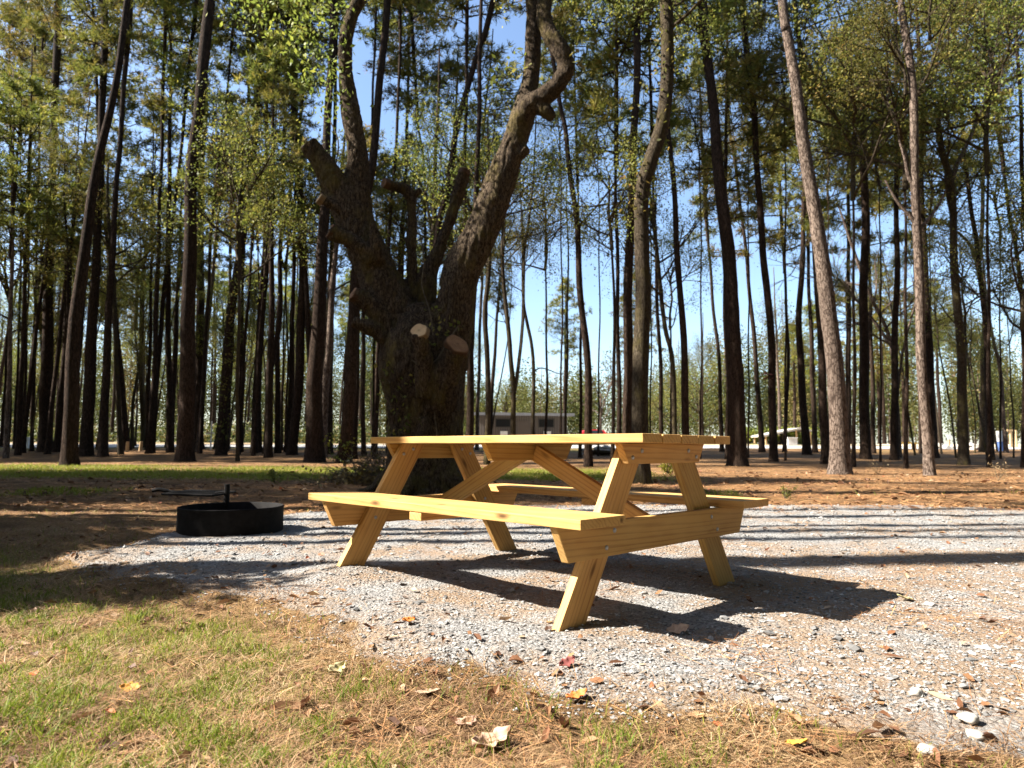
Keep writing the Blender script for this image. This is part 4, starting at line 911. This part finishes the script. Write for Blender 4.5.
vy = 80.0; vx = at(588.5, 450, vy).x; vz = gz1(vx, vy) + .02
veh = thing('parked_car', 'red vehicle parked right of the cabin, mostly hidden behind the tabletop', 'vehicle', (vx, vy, vz))
prof = [(-2.1,.35),(-2.15,.75),(-2.0,.95),(-1.0,1.05),(-.55,1.52),(.0,1.60),(1.1,1.60),(1.75,1.50),(2.1,1.0),(2.15,.5),(2.1,.35)]
mb = MB(); n = len(prof); ya = [-.86, -.9, .9, .86]
V = [(x, -.88 + (.14 if z > 1.1 else 0), z) for x, z in prof] + [(x, .88 - (.14 if z > 1.1 else 0), z) for x, z in prof]
F = [(i, (i + 1) % n, n + (i + 1) % n, n + i) for i in range(n)]; mb.add(V, F); mb.P.append((np.array([list(range(n))]), 0)); mb.P.append((np.array([list(range(2 * n - 1, n - 1, -1))]), 0))
mb.build('body', M_RED, veh)
for x0, x1 in ((-.62, .15), (.22, 1.0), (1.06, 1.62)):
    MB().add([(x0 + (.1 if x0 < -.5 else 0) - .12, -.893, 1.08), (x1, -.893, 1.08), (x1 - (.12 if x1 > 1.5 else 0), -.772, 1.49), (x0 + (.24 if x0 < -.5 else 0), -.772, 1.49),
              (x0 + (.1 if x0 < -.5 else 0) - .12, -.86, 1.08), (x1, -.86, 1.08), (x1 - (.12 if x1 > 1.5 else 0), -.74, 1.49), (x0 + (.24 if x0 < -.5 else 0), -.74, 1.49)],
             [(0,1,2,3),(7,6,5,4),(0,4,5,1),(1,5,6,2),(2,6,7,3),(3,7,4,0)]).build('side_window', M_GLASS, veh)
for sx in (-1.3, 1.35):
    for sy in (-.80, .80):
        mb = MB(); mb.tube([(sx, sy - .11, .33), (sx, sy - .10, .33), (sx, sy + .10, .33), (sx, sy + .11, .33)], [.28, .33, .33, .28], 20); wh = mb.build('wheel', M_RUBBER, veh)
        mb = MB(); mb.tube([(sx, sy - .125 * (1 if sy < 0 else -1) - .01, .33), (sx, sy - .125 * (1 if sy < 0 else -1) + .01, .33)], .19, 16); mb.build('rim', M_BOLT, wh)
for sy in (-.6, .6): bx('headlight', veh, (-2.17, sy - .14, .72), (-2.07, sy + .14, .84), M_WHITE)

px0 = at(594, 450, 44); 
rp = thing('rubble_pile', 'long low pile of pale stones and logs under the right end of the tabletop', 'rubble pile', (at(604,450,38).x, 38, gz1(at(604,450,38).x, 38)))
mb = MB()
import bmesh
bm = bmesh.new(); bmesh.ops.create_icosphere(bm, subdivisions=1, radius=1); ICO_V = np.array([v.co[:] for v in bm.verts]); ICO_F = np.array([[v.index for v in f.verts] for f in bm.faces]); bm.free()
def rock(r, seed):
    rs = np.random.default_rng(seed); return ICO_V * (1 + .28 * rs.normal(size=(len(ICO_V), 1)).clip(-1.2, 1.2)) * r * np.array([1.2, .9, .7])
for k in range(60):
    mb.add(rock(random.uniform(.1, .28), k) + np.array([random.gauss(0, .7), random.gauss(0, .35), random.uniform(0, .35)]), ICO_F, 0)
mb.build('stones', M_CONC, rp)
mb = MB()
for k in range(5): mb.tube([(-1.1 + .1*k, -.6 - .14 * k, .1 + .03*k), (.9 + .1*k, -.5 - .14 * k, .14)], .09, 9)
mb.build('logs', M_HARD, rp)

hy = 62.0; h0 = at(763, 450, hy); h1 = at(813, 450, hy); hz = gz1(h0.x, hy)
sh = thing('open_shelter', 'open shelter with a white sloping roof on slim posts across the road at right', 'shelter', ((h0.x + h1.x) / 2, hy, hz))
wd = (h1.x - h0.x) / 2; pk = .18 * wd * 2
mb = MB(); zL = at(763, 437, hy).z - hz; zP = at(801, 429.5, hy).z - hz; zR = at(813, 432, hy).z - hz; xp = at(800, 450, hy).x - (h0.x + h1.x) / 2
for (xa, za, xb, zb) in ((-wd, zL, xp, zP), (xp, zP, wd, zR)):
    mb.add([(xa,-.3,za),(xb,-.3,zb),(xb,3.2,zb),(xa,3.2,za),(xa,-.3,za+.16),(xb,-.3,zb+.16),(xb,3.2,zb+.16),(xa,3.2,za+.16)], [(0,3,2,1),(4,5,6,7),(0,1,5,4),(1,2,6,5),(2,3,7,6),(3,0,4,7)])
mb.build('roof', M_CONC, sh)
for xx in (-wd + .3, xp - .3, wd - .2):
    zt = zL + (zP - zL) * (xx + wd) / (xp + wd) if xx < xp else zR
    for yy in (0, 2.9): MB().box((xx - .06, yy - .06, -.1), (xx + .06, yy + .06, zt - .01)).build('post', M_TAN, sh)
by = 58.5; b0 = at(791.5, 450, by); bo = thing('utility_box', 'small white box standing in front of the white roofed shelter', 'utility box', (b0.x, by, gz1(b0.x, by)))
bx('cabinet', bo, (-.4,-.3,0), (.4,.3,.62), M_WHITE); bx('lid', bo, (-.44,-.34,.622), (.44,.34,.69), M_WHITE)
hd = thing('yellow_hedge', 'low bushes in yellow autumn leaf behind the white roofed shelter', 'hedge', (at(783,450,66).x, 66, gz1(at(783,450,66).x, 66)))
leafpart(hd, 'foliage', [(random.uniform(-4.5, 3.2), random.gauss(0, .4), random.uniform(.1, 1.25)) for k in range(260)], 0, 14, .28, .3, .18, M_YELLOW)
mb = MB()
for k in range(26): x = -4.4 + .3 * k; mb.tube([(x, 0, -.1), (x + random.gauss(0, .2), random.gauss(0, .2), .9)], [.03, .015], 5)
mb.build('stems', M_TWIG, hd)

def post(label, px, py_b, py_t, d, name, cat, build):
    p = at(px, 450, d); z = gz1(p.x, d); h = at(px, py_t, d).z - z
    o = thing(name, label, cat, (p.x, d, z)); build(o, h); return o
def white_stub(o, h): bx('post', o, (-.12,-.12,-.05), (.12,.12,h*.75), M_WHITE); bx('cap', o, (-.2,-.16,h*.75+.002), (.2,.16,h), M_WHITE)
post('short white utility post with a wide cap at the far left', 26.5, 446, 437, 45, 'utility_post', 'utility post', white_stub)
def stump(o, h): mb = MB(); mb.tube([(0,0,-.05),(.01,0,h*.6),(.02,0,h)], [.1,.085,.08], 9); mb.build('post', M_TAN, o)
post('short tan stump post at the foot of the trunk leaning left', 127, 447, 441.5, 36, 'stump_post', 'post', stump)
post('short tan stump post beside the Y forked hardwood', 140.5, 447, 441.5, 37, 'stump_post', 'post', stump)
def pole(o, h): mb = MB(); mb.tube([(0,0,-.1),(0,0,h)], .045, 8); mb.build('pole', M_WHITE, o); bx('crossarm', o, (-.28,-.085,h*.55), (.2,-.048,h*.55+.07), M_WHITE)
post('thin white pole with a small crossarm left of the ivy clad pine', 210.5, 446, 421, 40, 'white_pole', 'pole', pole)
def roundsign(o, h):
    bx('post', o, (-.05,-.05,-.1), (.05,.05,h*.6), M_TAN)
    mb = MB(); mb.tube([(0,-.09,h-.3),(0,-.06,h-.3)], .2, 20); mb.build('sign_disc', M_WHITE, o)
post('round white sign on a short tan post in the sandy lot', 949.5, 446, 433, 52, 'round_sign', 'sign', roundsign)
def bluepost(o, h):
    bx('base', o, (-.22,-.16,-.05), (.22,.16,h*.48), M_BLUE); bx('cabinet', o, (-.24,-.18,h*.48+.003), (.02,.18,h), M_WHITE)
post('white and blue utility pedestal beside the white barked tree', 1002.5, 447.5, 431, 46, 'utility_pedestal', 'utility pedestal', bluepost)
def tpost(o, h): bx('post', o, (-.07,-.07,-.1), (.07,.07,h-.14), M_TAN); bx('crossbar', o, (-.3,-.08,h-.138), (.3,.08,h), M_TAN)
post('tan T-shaped timber post in the sandy lot, taller of two', 1011.5, 441.5, 429.5, 54, 'timber_post', 'post', tpost)
post('plain tan timber post right of the T-shaped one', 1016.5, 441.5, 430, 54.5, 'timber_post', 'post', stump)
def ybench(o, h):
    bx('seat', o, (-.75,-.25,.42), (.75,.25,.49), M_YELPAINT); bx('backrest', o, (-.75,.25,.52), (.75,.31,h), M_YELPAINT)
    for x in (-.6, .6): bx('leg', o, (x-.05,-.2,-.05), (x+.05,.2,.418), M_TAN)
post('yellow bench beside the road left of the pale knobbly trunk', 905.5, 447, 442, 48, 'park_bench', 'bench', ybench)
for lab, px, d, s_, n in (('heap of tan rubble in the sandy lot left of the round sign', 941, 50, .26, 16), ('heap of pale rubble between the forked hardwood and the grey pine', 975, 48, .25, 18)):
    p = at(px, 450, d); o = thing('rubble_pile', lab, 'rubble pile', (p.x, d, gz1(p.x, d))); mb = MB()
    for k in range(n): mb.add(rock(random.uniform(.6, 1.3) * s_, k + n) + np.array([random.gauss(0, .45), random.gauss(0, .2), random.uniform(0, .3)]), ICO_F)
    mb.build('rocks', M_CONC, o)
# sandy lot at right
lx = np.linspace(0, 1, 30); LX, LT = np.meshgrid(lx, np.linspace(0, 1, 6)); px_l = at(905, 450, 55).x
SX = px_l + LX * 70 + 0 * LT; SY = 55.2 + LT * (8 + 20 * LX); I = (np.arange(5)[:, None] * 30 + np.arange(29)).ravel()
m, nt, b = mat('sandy_lot'); n_ = noise(nt, coords(nt), .9, 6, .7); nt.links.new(ramp(nt, n_, [(.3, (.44,.34,.21)), (.7, (.60,.49,.32))]), b.inputs['Base Color']); b.inputs['Roughness'].default_value = .95
tag(mk('sandy_lot', np.stack([SX, SY, gz(SX, SY) + .06], -1).reshape(-1, 3), [(np.stack([I, I + 1, I + 31, I + 30], 1), 0)], m), kind='structure')

for x, y, h, lab in ((-12.3, 10.4, 6.5, 'round evergreen tree added left of the view for shade, nearest the grass strip'), (-14.2, 11.6, 7.5, 'tall evergreen tree added left of the view for shade, beyond the grass strip'), (-15.2, 12.8, 7.0, 'farthest evergreen tree added left of the view for shade'), (-9.6, 9.2, 5.0, 'small evergreen tree added left of the view for shade, behind the shrubs'), (-7.6, 5.4, 3.2, 'low dark evergreen bush added left of the view for shade'), (-9.7, 5.0, 6.6, 'slender evergreen tree added so its shade falls across the fire ring'), (-10.2, 6.2, 7.0, 'second slender evergreen tree added to shade the ground behind the fire ring'), (-8.9, 4.2, 5.2, 'small evergreen tree added to shade the tip of the gravel')):  # unseen evergreens added for the dark shade bands on the left
    b_ = Vector((x, y, gz1(x, y))); root = thing('added_evergreen_tree', lab, 'tree', b_)
    trunk_mesh([(0,0,0), (.02,.02,h*.3), (0,0,h*.7)], [.09,.07,.03], None, 8).build('trunk', M_HARD, root, smooth=True)
    leafpart(root, 'crown', np.array([0, 0, h * .58]) + unit(420) * (rng.random((420, 1)) ** .5) * np.array([1.3, .7, h * .42]), 0, 16, .17, .15, .08, M_LEAF)
RINGC = [hard_crown(120 + k, 7.5, 24, .16, .10) for k in range(2)]
# unseen trees added round the clearing, crowns kept dense to block open sky
ring = []
for q in range(700):
    if len(ring) >= 92: break
    a = random.uniform(0, 2 * PI); rr_ = random.uniform(9, 34); x = rr_ * math.sin(a); y = rr_ * math.cos(a)
    if y > -4.5 and not (x > 6 and x > .80 * y + 12): continue
    if y < 0 and x < 7 and y > -10.5: continue
    if any((x - u) ** 2 + (y - v_) ** 2 < 7 for u, v_ in ring): continue
    ring.append((x, y)); b_ = Vector((x, y, gz1(x, y))); h = random.uniform(14, 21)
    beh = y < -3
    root = thing('hardwood_tree', 'broad leafy tree added behind the camera to block open sky' if beh else 'broad leafy tree added right of the view to block open sky', 'tree', b_, 'added trees behind the camera' if beh else 'added trees right of the view')
    trunk_mesh([(0,0,0), (.1,0,h*.4), (.3,.2,h*.75)], [.2,.16,.08], None, 9).build('trunk', M_HARD, root, smooth=True)
    o = obj('crown', random.choice(RINGC), root); sq = random.uniform(1.7, 2.2); o.location = (.1, 0, h * .3); o.scale = (sq, sq, sq * 1.1); o.rotation_euler = (0, 0, random.uniform(0, 6))
for q in range(20):
    y = random.choice((random.uniform(13.5, 14.5), random.uniform(24, 50), random.uniform(24, 50))); x = -.78 * y - random.uniform(15, 32)
    off(x, y, random.uniform(20, 26), random.choice(PINES), 'pine of the wood continuing to the left of the view', 'pines of the wood on the left', random.uniform(.13, .26), .45)
# thin crooked saplings between the big trunks
def sapling(px, d, lab, grp):
    p = at(px, 450, d); b_ = Vector((p.x, d, gz1(p.x, d)))
    if any((p.x - u.x) ** 2 + (d - u.y) ** 2 < .5 for u in used): return
    used.append(b_); h = random.uniform(7, 14); w_ = random.uniform(.035, .075); dr = random.gauss(0, .06); pts = [(0,0,0)]
    for k in range(1, 6): z = h * k / 5; dr += random.gauss(0, .05); pts.append((pts[-1][0] + dr * h / 5, pts[-1][1] + random.gauss(0, .15), z))
    root = thing('sapling', lab, 'sapling', b_, grp); mb = trunk_mesh(pts, list(np.linspace(w_, w_ * .3, 6)), None, 7, 1.1)
    mb.build('trunk', M_HARD, root, smooth=True)
    o = obj('crown', random.choice(HARDS), root); o.location = pts[3]; sq = random.uniform(.28, .5); o.scale = (sq, sq, sq * 1.3); o.rotation_euler = (random.gauss(0, .2), random.gauss(0, .2), random.uniform(0, 6))
for q in range(46): sapling(random.uniform(0, 490), random.uniform(36, 47), 'thin crooked sapling among the trunks left of the oak', 'thin saplings in the left wood')
for q in range(9): sapling(random.uniform(835, 1020), random.uniform(32, 47), 'thin crooked sapling among the trunks right of the cabin', 'thin saplings in the right wood')

# small green weeds
def weed(label, px, py, n, h, m=M_LEAF):
    b_ = ground(px, py); o = thing('weed', label, 'weed', b_); mb = MB(); C = []
    for k in range(n):
        t = Vector((random.gauss(0, .35) * h, random.gauss(0, .3) * h, random.uniform(.3, 1) * h)); mb.tube([(0,0,-.01), t * .6, t], [.004, .003, .002], 4, 0, cap=False)
        C += [tuple(t * u) for u in (.5, .8, 1)]
    mb.build('stem', M_TWIG, o); leafpart(o, 'leaves', C, 0, 5, h * .10, h * .2 if m is not M_STRAW else h * .12, h * .10 if m is not M_STRAW else h * .02, m)
weed('bright green leafy weed seen between the right-hand legs of the table', 668, 474, 20, .42, M_GRASS)
weed('small green weed at the corner of the sunny grass strip left of the oak', 275, 484, 10, .3)
weed('low green weed right of the table bench end', 785, 499, 9, .18)
weed('tuft of weed at the foot of the big sunlit pine', 878, 474, 9, .5, M_STRAW)
weed('small weed beside the fire ring in the shade', 370, 483, 8, .3)
weed('tall thin weed in the pine straw at the right edge', 998, 481, 7, .6, M_STRAW)

# ------------------------------------------------------------------ loose ground cover
def polar(n, d0, d1, p=1.4, ang=.86):
    """points over the ground in front of the camera, thinning with distance"""
    u = rng.random(n); d = (d0 ** (2 - p) + u * (d1 ** (2 - p) - d0 ** (2 - p))) ** (1 / (2 - p)); x = (rng.random(n) * 2 - 1) * ang * d
    return x, d
def blades(x, y, h, wd, lean, R, name, m, seg=2, flatness=0.0):
    n = len(x); z = gz(x, y) - .004; az = rng.random(n) * 2 * PI; wa = rng.random(n) * 2 * PI
    base = np.stack([x, y, z], 1); h = h[:, None]
    dirv = np.stack([np.cos(az), np.sin(az), np.zeros(n)], 1); sd = np.stack([np.cos(wa), np.sin(wa), np.zeros(n)], 1) * (wd * (.7 + .6 * rng.random(n)))[:, None] * .5
    up = np.array([0, 0, 1.0]); l = lean * (.4 + rng.random(n) * 1.2)[:, None]
    if flatness: up = up * (flatness * (.4 + 1.2 * rng.random(n)))[:, None]
    p1 = base + (up * .55 + dirv * l * .22) * h; p2 = base + (up * .95 + dirv * l * .75) * h
    V = np.stack([base - sd, base + sd, p1 + sd * .8, p1 - sd * .8, p2], 1).reshape(-1, 3); I = np.arange(n)[:, None] * 5
    return mk(name, V, [(I + np.array([0,1,2,3]), 0), (I + np.array([3,2,4]), 0)], m, None, np.repeat(R, 5))
def clump(x, y): return vnoise(x, y, .11)
# green grass
x, y = polar(210000, 1.15, 8.5, 1.9, .95); gm = grass_mask(x, y); keep = (rng.random(len(x)) < (.08 + gm) * (.15 + sstep(.2, .7, clump(x, y)))) & (sdist(x, y) < -.03); x, y = x[keep], y[keep]
x2, y2 = polar(160000, 10, 25, 1.0, 1.0); k2 = (rng.random(len(x2)) < grass_mask(x2, y2)); x2, y2 = x2[k2], y2[k2]
X_ = np.concatenate([x, x2]); Y_ = np.concatenate([y, y2]); hh = np.concatenate([rng.uniform(.016, .05, len(x)) * (.6 + .8 * clump(x, y)), rng.uniform(.04, .10, len(x2))])
wd = np.concatenate([np.full(len(x), .0032), np.full(len(x2), .012)])
R = np.clip(rng.random(len(X_)) * .75 + .25 * vnoise(X_, Y_, .6), 0, 1); R = np.where(Y_ > 9, .45 + .45 * R, R)  # far strip blades coloured lighter and yellower to look sunlit
tag(blades(X_, Y_, hh, wd, .9, R, 'grass', M_GRASS), 'short green grass growing through dry thatch in the clearing', 'grass', kind='stuff')
# dry thatch and straw
x, y = polar(330000, 1.1, 10, 1.9, .95); sd_ = sdist(x, y); keep = (sd_ < .22 * rng.random(len(x)) ** 2.2) & (rng.random(len(x)) < .35 + .65 * sstep(.25, .5, vnoise(x, y, .16) * .6 + vnoise(x, y, .5) * .4)); x, y = x[keep], y[keep]
R = np.clip(rng.random(len(x)) * .6 + .4 * vnoise(x, y, .35), 0, 1)
tag(blades(x, y, rng.uniform(.025, .085, len(x)), np.full(len(x), .0027), 1.6, R, 'dry_thatch', M_STRAW, flatness=.35), 'dry straw coloured thatch covering the near ground', 'thatch', kind='stuff')
# pine needles on gravel and under the trees
def flatbits(x, y, ln, wd, R, name, m, curl=.25, lift=.006, leafy=False):
    n = len(x); az = rng.random(n) * 2 * PI; d = np.stack([np.cos(az), np.sin(az), rng.normal(size=n) * curl], 1); s = np.stack([-np.sin(az), np.cos(az), rng.normal(size=n) * curl], 1)
    c = np.stack([x, y, gz(x, y) + lift * (.5 + rng.random(n))], 1); l = (ln * (.6 + .8 * rng.random(n)))[:, None]; w_ = (wd * (.7 + .6 * rng.random(n)))[:, None]; up = np.array([0, 0, 1.]) * (l * curl * rng.normal(size=(n, 1)) * .6)
    if not leafy:
        V = np.stack([c - d * l * .5 - s * w_ * .5, c - d * l * .5 + s * w_ * .5, c + d * l * .5 + s * w_ * .3, c + d * l * .5 - s * w_ * .3], 1); k = 4; F = [(np.arange(n)[:, None] * 4 + np.arange(4), 0)]
    else:
        V = np.stack([c - d * l * .5, c - d * l * .1 + s * w_ * .5 + abs(up) , c + d * l * .22 + s * w_ * .42 + abs(up) * .8, c + d * l * .5 + up, c + d * l * .22 - s * w_ * .42 + abs(up) * .6, c - d * l * .1 - s * w_ * .5 + abs(up) * .9, c + d * l * .05], 1); k = 7
        I = np.arange(n)[:, None] * 7; F = [(I + np.array(f), 0) for f in ((0,6,1),(1,6,2),(2,6,3),(3,6,4),(4,6,5),(5,6,0))]
    V[:, :, 2] = np.maximum(V[:, :, 2], (c[:, 2] - lift * .5)[:, None])
    return mk(name, V.reshape(-1, 3), F, m, None, np.repeat(R, k))
x, y = polar(95000, 1.3, 26, 1.3, .95); sd_ = sdist(x, y); keep = rng.random(len(x)) < np.where(sd_ > 0, .7 * sstep(.46, .8, vnoise(x, y, .45) * .6 + vnoise(x, y, 1.3) * .4 + .10 * np.clip(x - .3, -1, 1.5)), np.where(y > 4.6, .9, .35)); x, y = x[keep], y[keep]
tag(flatbits(x, y, np.where(y > 8, .22, .12), np.where(y > 8, .012, .0022), rng.random(len(x)), 'pine_needles', M_NEEDLEDRY, .12), 'fallen rusty pine needles strewn over gravel and forest floor', 'pine needles', kind='stuff')
x, y = polar(9000, 1.3, 22, 1.1, .95); keep = rng.random(len(x)) < np.where(sdist(x, y) > .25, .30 * (.3 + 1.2 * vnoise(x, y, .6)), .8); x, y = x[keep], y[keep]
tag(flatbits(x, y, np.where(y > 8, .08, np.where(sdist(x, y) > .1, .034, .042)) * np.exp(rng.normal(0, .35, len(x))), np.where(y > 8, .045, .022), rng.random(len(x)), 'fallen_leaves', M_DEADLEAF, .26, .008, True), 'scattered brown fallen leaves across the clearing', 'fallen leaves', kind='stuff')
# gravel stones
n = 90000; x, y = polar(n, 1.9, 8.8, 1.9, .95); sd_ = sdist(x, y); keep = (sd_ > -.10 + .16 * (rng.random(n) - .3)) & (rng.random(n) < .45 + .55 * vnoise(x, y, .25)); x, y = x[keep], y[keep]; n = len(x)
sz = np.exp(rng.normal(-5.55, .40, n)) * np.where(rng.random(n) < .03, 2.0, 1) * (1 + .10 * (y - 3).clip(0, 5)); sz = sz.clip(.002, .022)
base = np.stack([rock(1, s) for s in range(24)])[:, :, :]
bm = bmesh.new(); bmesh.ops.create_icosphere(bm, subdivisions=0 + 1, radius=1); bm.free()
OCT_V = np.array([(1,0,0),(-1,0,0),(0,1,0),(0,-1,0),(0,0,1),(0,0,-1),(.6,.6,.5),(-.6,.55,.55),(-.5,-.65,.55),(.6,-.55,.5)]) 
from mathutils.geometry import delaunay_2d_cdt
bm = bmesh.new(); [bm.verts.new(v) for v in OCT_V]; hull = bmesh.ops.convex_hull(bm, input=bm.verts[:]); bmesh.ops.triangulate(bm, faces=bm.faces[:]); bm.verts.index_update()
OV = np.array([v.co[:] for v in bm.verts]); OF = np.array([[v.index for v in f.verts] for f in bm.faces]); bm.free()
az = rng.random(n) * 2 * PI; jit = 1 + .3 * rng.normal(size=(n, len(OV), 1)).clip(-1.3, 1.3); P = OV[None] * jit * np.stack([rng.uniform(.8, 1.5, n), rng.uniform(.7, 1.1, n), rng.uniform(.45, .8, n)], 1)[:, None]
ca, sa = np.cos(az)[:, None], np.sin(az)[:, None]; P = np.stack([P[..., 0] * ca - P[..., 1] * sa, P[..., 0] * sa + P[..., 1] * ca, P[..., 2]], -1) * sz[:, None, None]
P += np.stack([x, y, gz(x, y) + sz * .15], 1)[:, None]
F = (np.arange(n)[:, None, None] * len(OV) + OF[None]).reshape(-1, 3)
tag(mk('gravel', P.reshape(-1, 3), [(F, 0)], M_STONE, None, np.repeat(rng.random(n), len(OV))), 'pale grey crushed stone spread under the table', 'gravel', kind='stuff')
# single leaves and stones one can point at
def hero_leaf(label, px, py, ln, m, name='fallen_leaf', cat='leaf', curl=.4, rz=0):
    b_ = ground(px, py) + Vector((0, 0, .012)); nU, nV = 14, 7; V = []
    for i in range(nU):
        u = i / (nU - 1); half = ln * .30 * (math.sin(PI * min(u * 1.02, 1)) ** .7 + .02) * (1 + .28 * math.sin(u * 19) * (0.1 < u < .9))
        for j in range(nV):
            v = j / (nV - 1) * 2 - 1
            V.append(((u - .5) * ln, v * half, ln * (.20 * curl * (abs(v) ** 1.6) + .35 * curl * (u - .45) ** 2 * 2) + .012 * ln * random.gauss(0, 1)))
    F = [(i * nV + j, (i + 1) * nV + j, (i + 1) * nV + j + 1, i * nV + j + 1) for i in range(nU - 1) for j in range(nV - 1)]
    me_ = mk(name, np.array(V), [(np.array(F), 0)], m, None, rng.random(len(V)), smooth=True)
    md = me_.modifiers.new('thickness', 'SOLIDIFY'); md.thickness = .0012
    me_.location = b_; me_.rotation_euler = (random.uniform(-.3, .5), random.uniform(-.3, .3), rz); return tag(me_, label, cat)
hero_leaf('largest pale curled dead leaf on the near grass, bottom centre', 492, 753, .105, M_PALELEAF, curl=.9, rz=.4)
hero_leaf('pale tan leaf standing on edge in the grass left of centre', 336, 676, .075, M_PALELEAF, curl=.7, rz=1.1)
hero_leaf('pale pointed leaf lying just left of the largest curled leaf', 466, 727, .075, M_PALELEAF, curl=.25, rz=.9)
hero_leaf('pale flat leaf up and left of the pointed one', 428, 699, .085, M_PALELEAF, curl=.2, rz=-.3)
hero_leaf('orange dead leaf lying in the straw at lower right', 797, 752, .055, M_ORANGELEAF, rz=-.5)
hero_leaf('reddish brown curled leaf at the edge of grass and gravel', 577, 706, .065, M_ORANGELEAF, curl=.7, rz=.3)
hero_leaf('dark brown leaf at the edge of the gravel below the near leg', 567, 668, .06, M_DARKLEAF, curl=.6, rz=.5)
hero_leaf('tan leaf on the gravel just below the tabletop shadow', 678, 634, .09, M_PALELEAF, curl=.35, rz=.1)
hero_leaf('tan leaf on the gravel right of the table shadow', 905, 601, .085, M_PALELEAF, curl=.3, rz=.2)
hero_leaf('bright orange leaf in the thatch at lower left', 130, 694, .06, M_ORANGELEAF, curl=.4, rz=0.1)
hero_leaf('small dead brown leaf on the gravel below the left leg', 408, 625, .06, M_ORANGELEAF, curl=.5, rz=.8)
def hero_stone(label, px, py, r, sd):
    bm = bmesh.new(); bmesh.ops.create_icosphere(bm, subdivisions=3, radius=1); o_ = Vector((sd * 3.1, 1, 2))
    for v in bm.verts: k = 1 + .35 * mnoise.noise(v.co * 1.3 + o_) + .08 * mnoise.noise(v.co * 4 + o_); v.co = Vector((v.co.x * 1.25, v.co.y, v.co.z * .7)) * r * k
    me_ = bpy.data.meshes.new('stone'); bm.to_mesh(me_); bm.free(); me_.materials.append(M_CONC); me_.polygons.foreach_set('use_smooth', np.ones(len(me_.polygons), bool))
    o = obj('stone', me_); o.location = ground(px, py) + Vector((0, 0, r * .3)); o.rotation_euler = (0, 0, sd); tag(o, label, 'stone')
hero_stone('round white and grey stone at the lower right', 968, 722, .024, 1)
hero_stone('flat white stone below and left of the round stone', 928, 757, .020, 2)
hero_stone('white stone just below the round stone at lower right', 975, 740, .018, 5)
hero_stone('small dark speckled stone on the gravel at lower right', 917, 697, .018, 7)
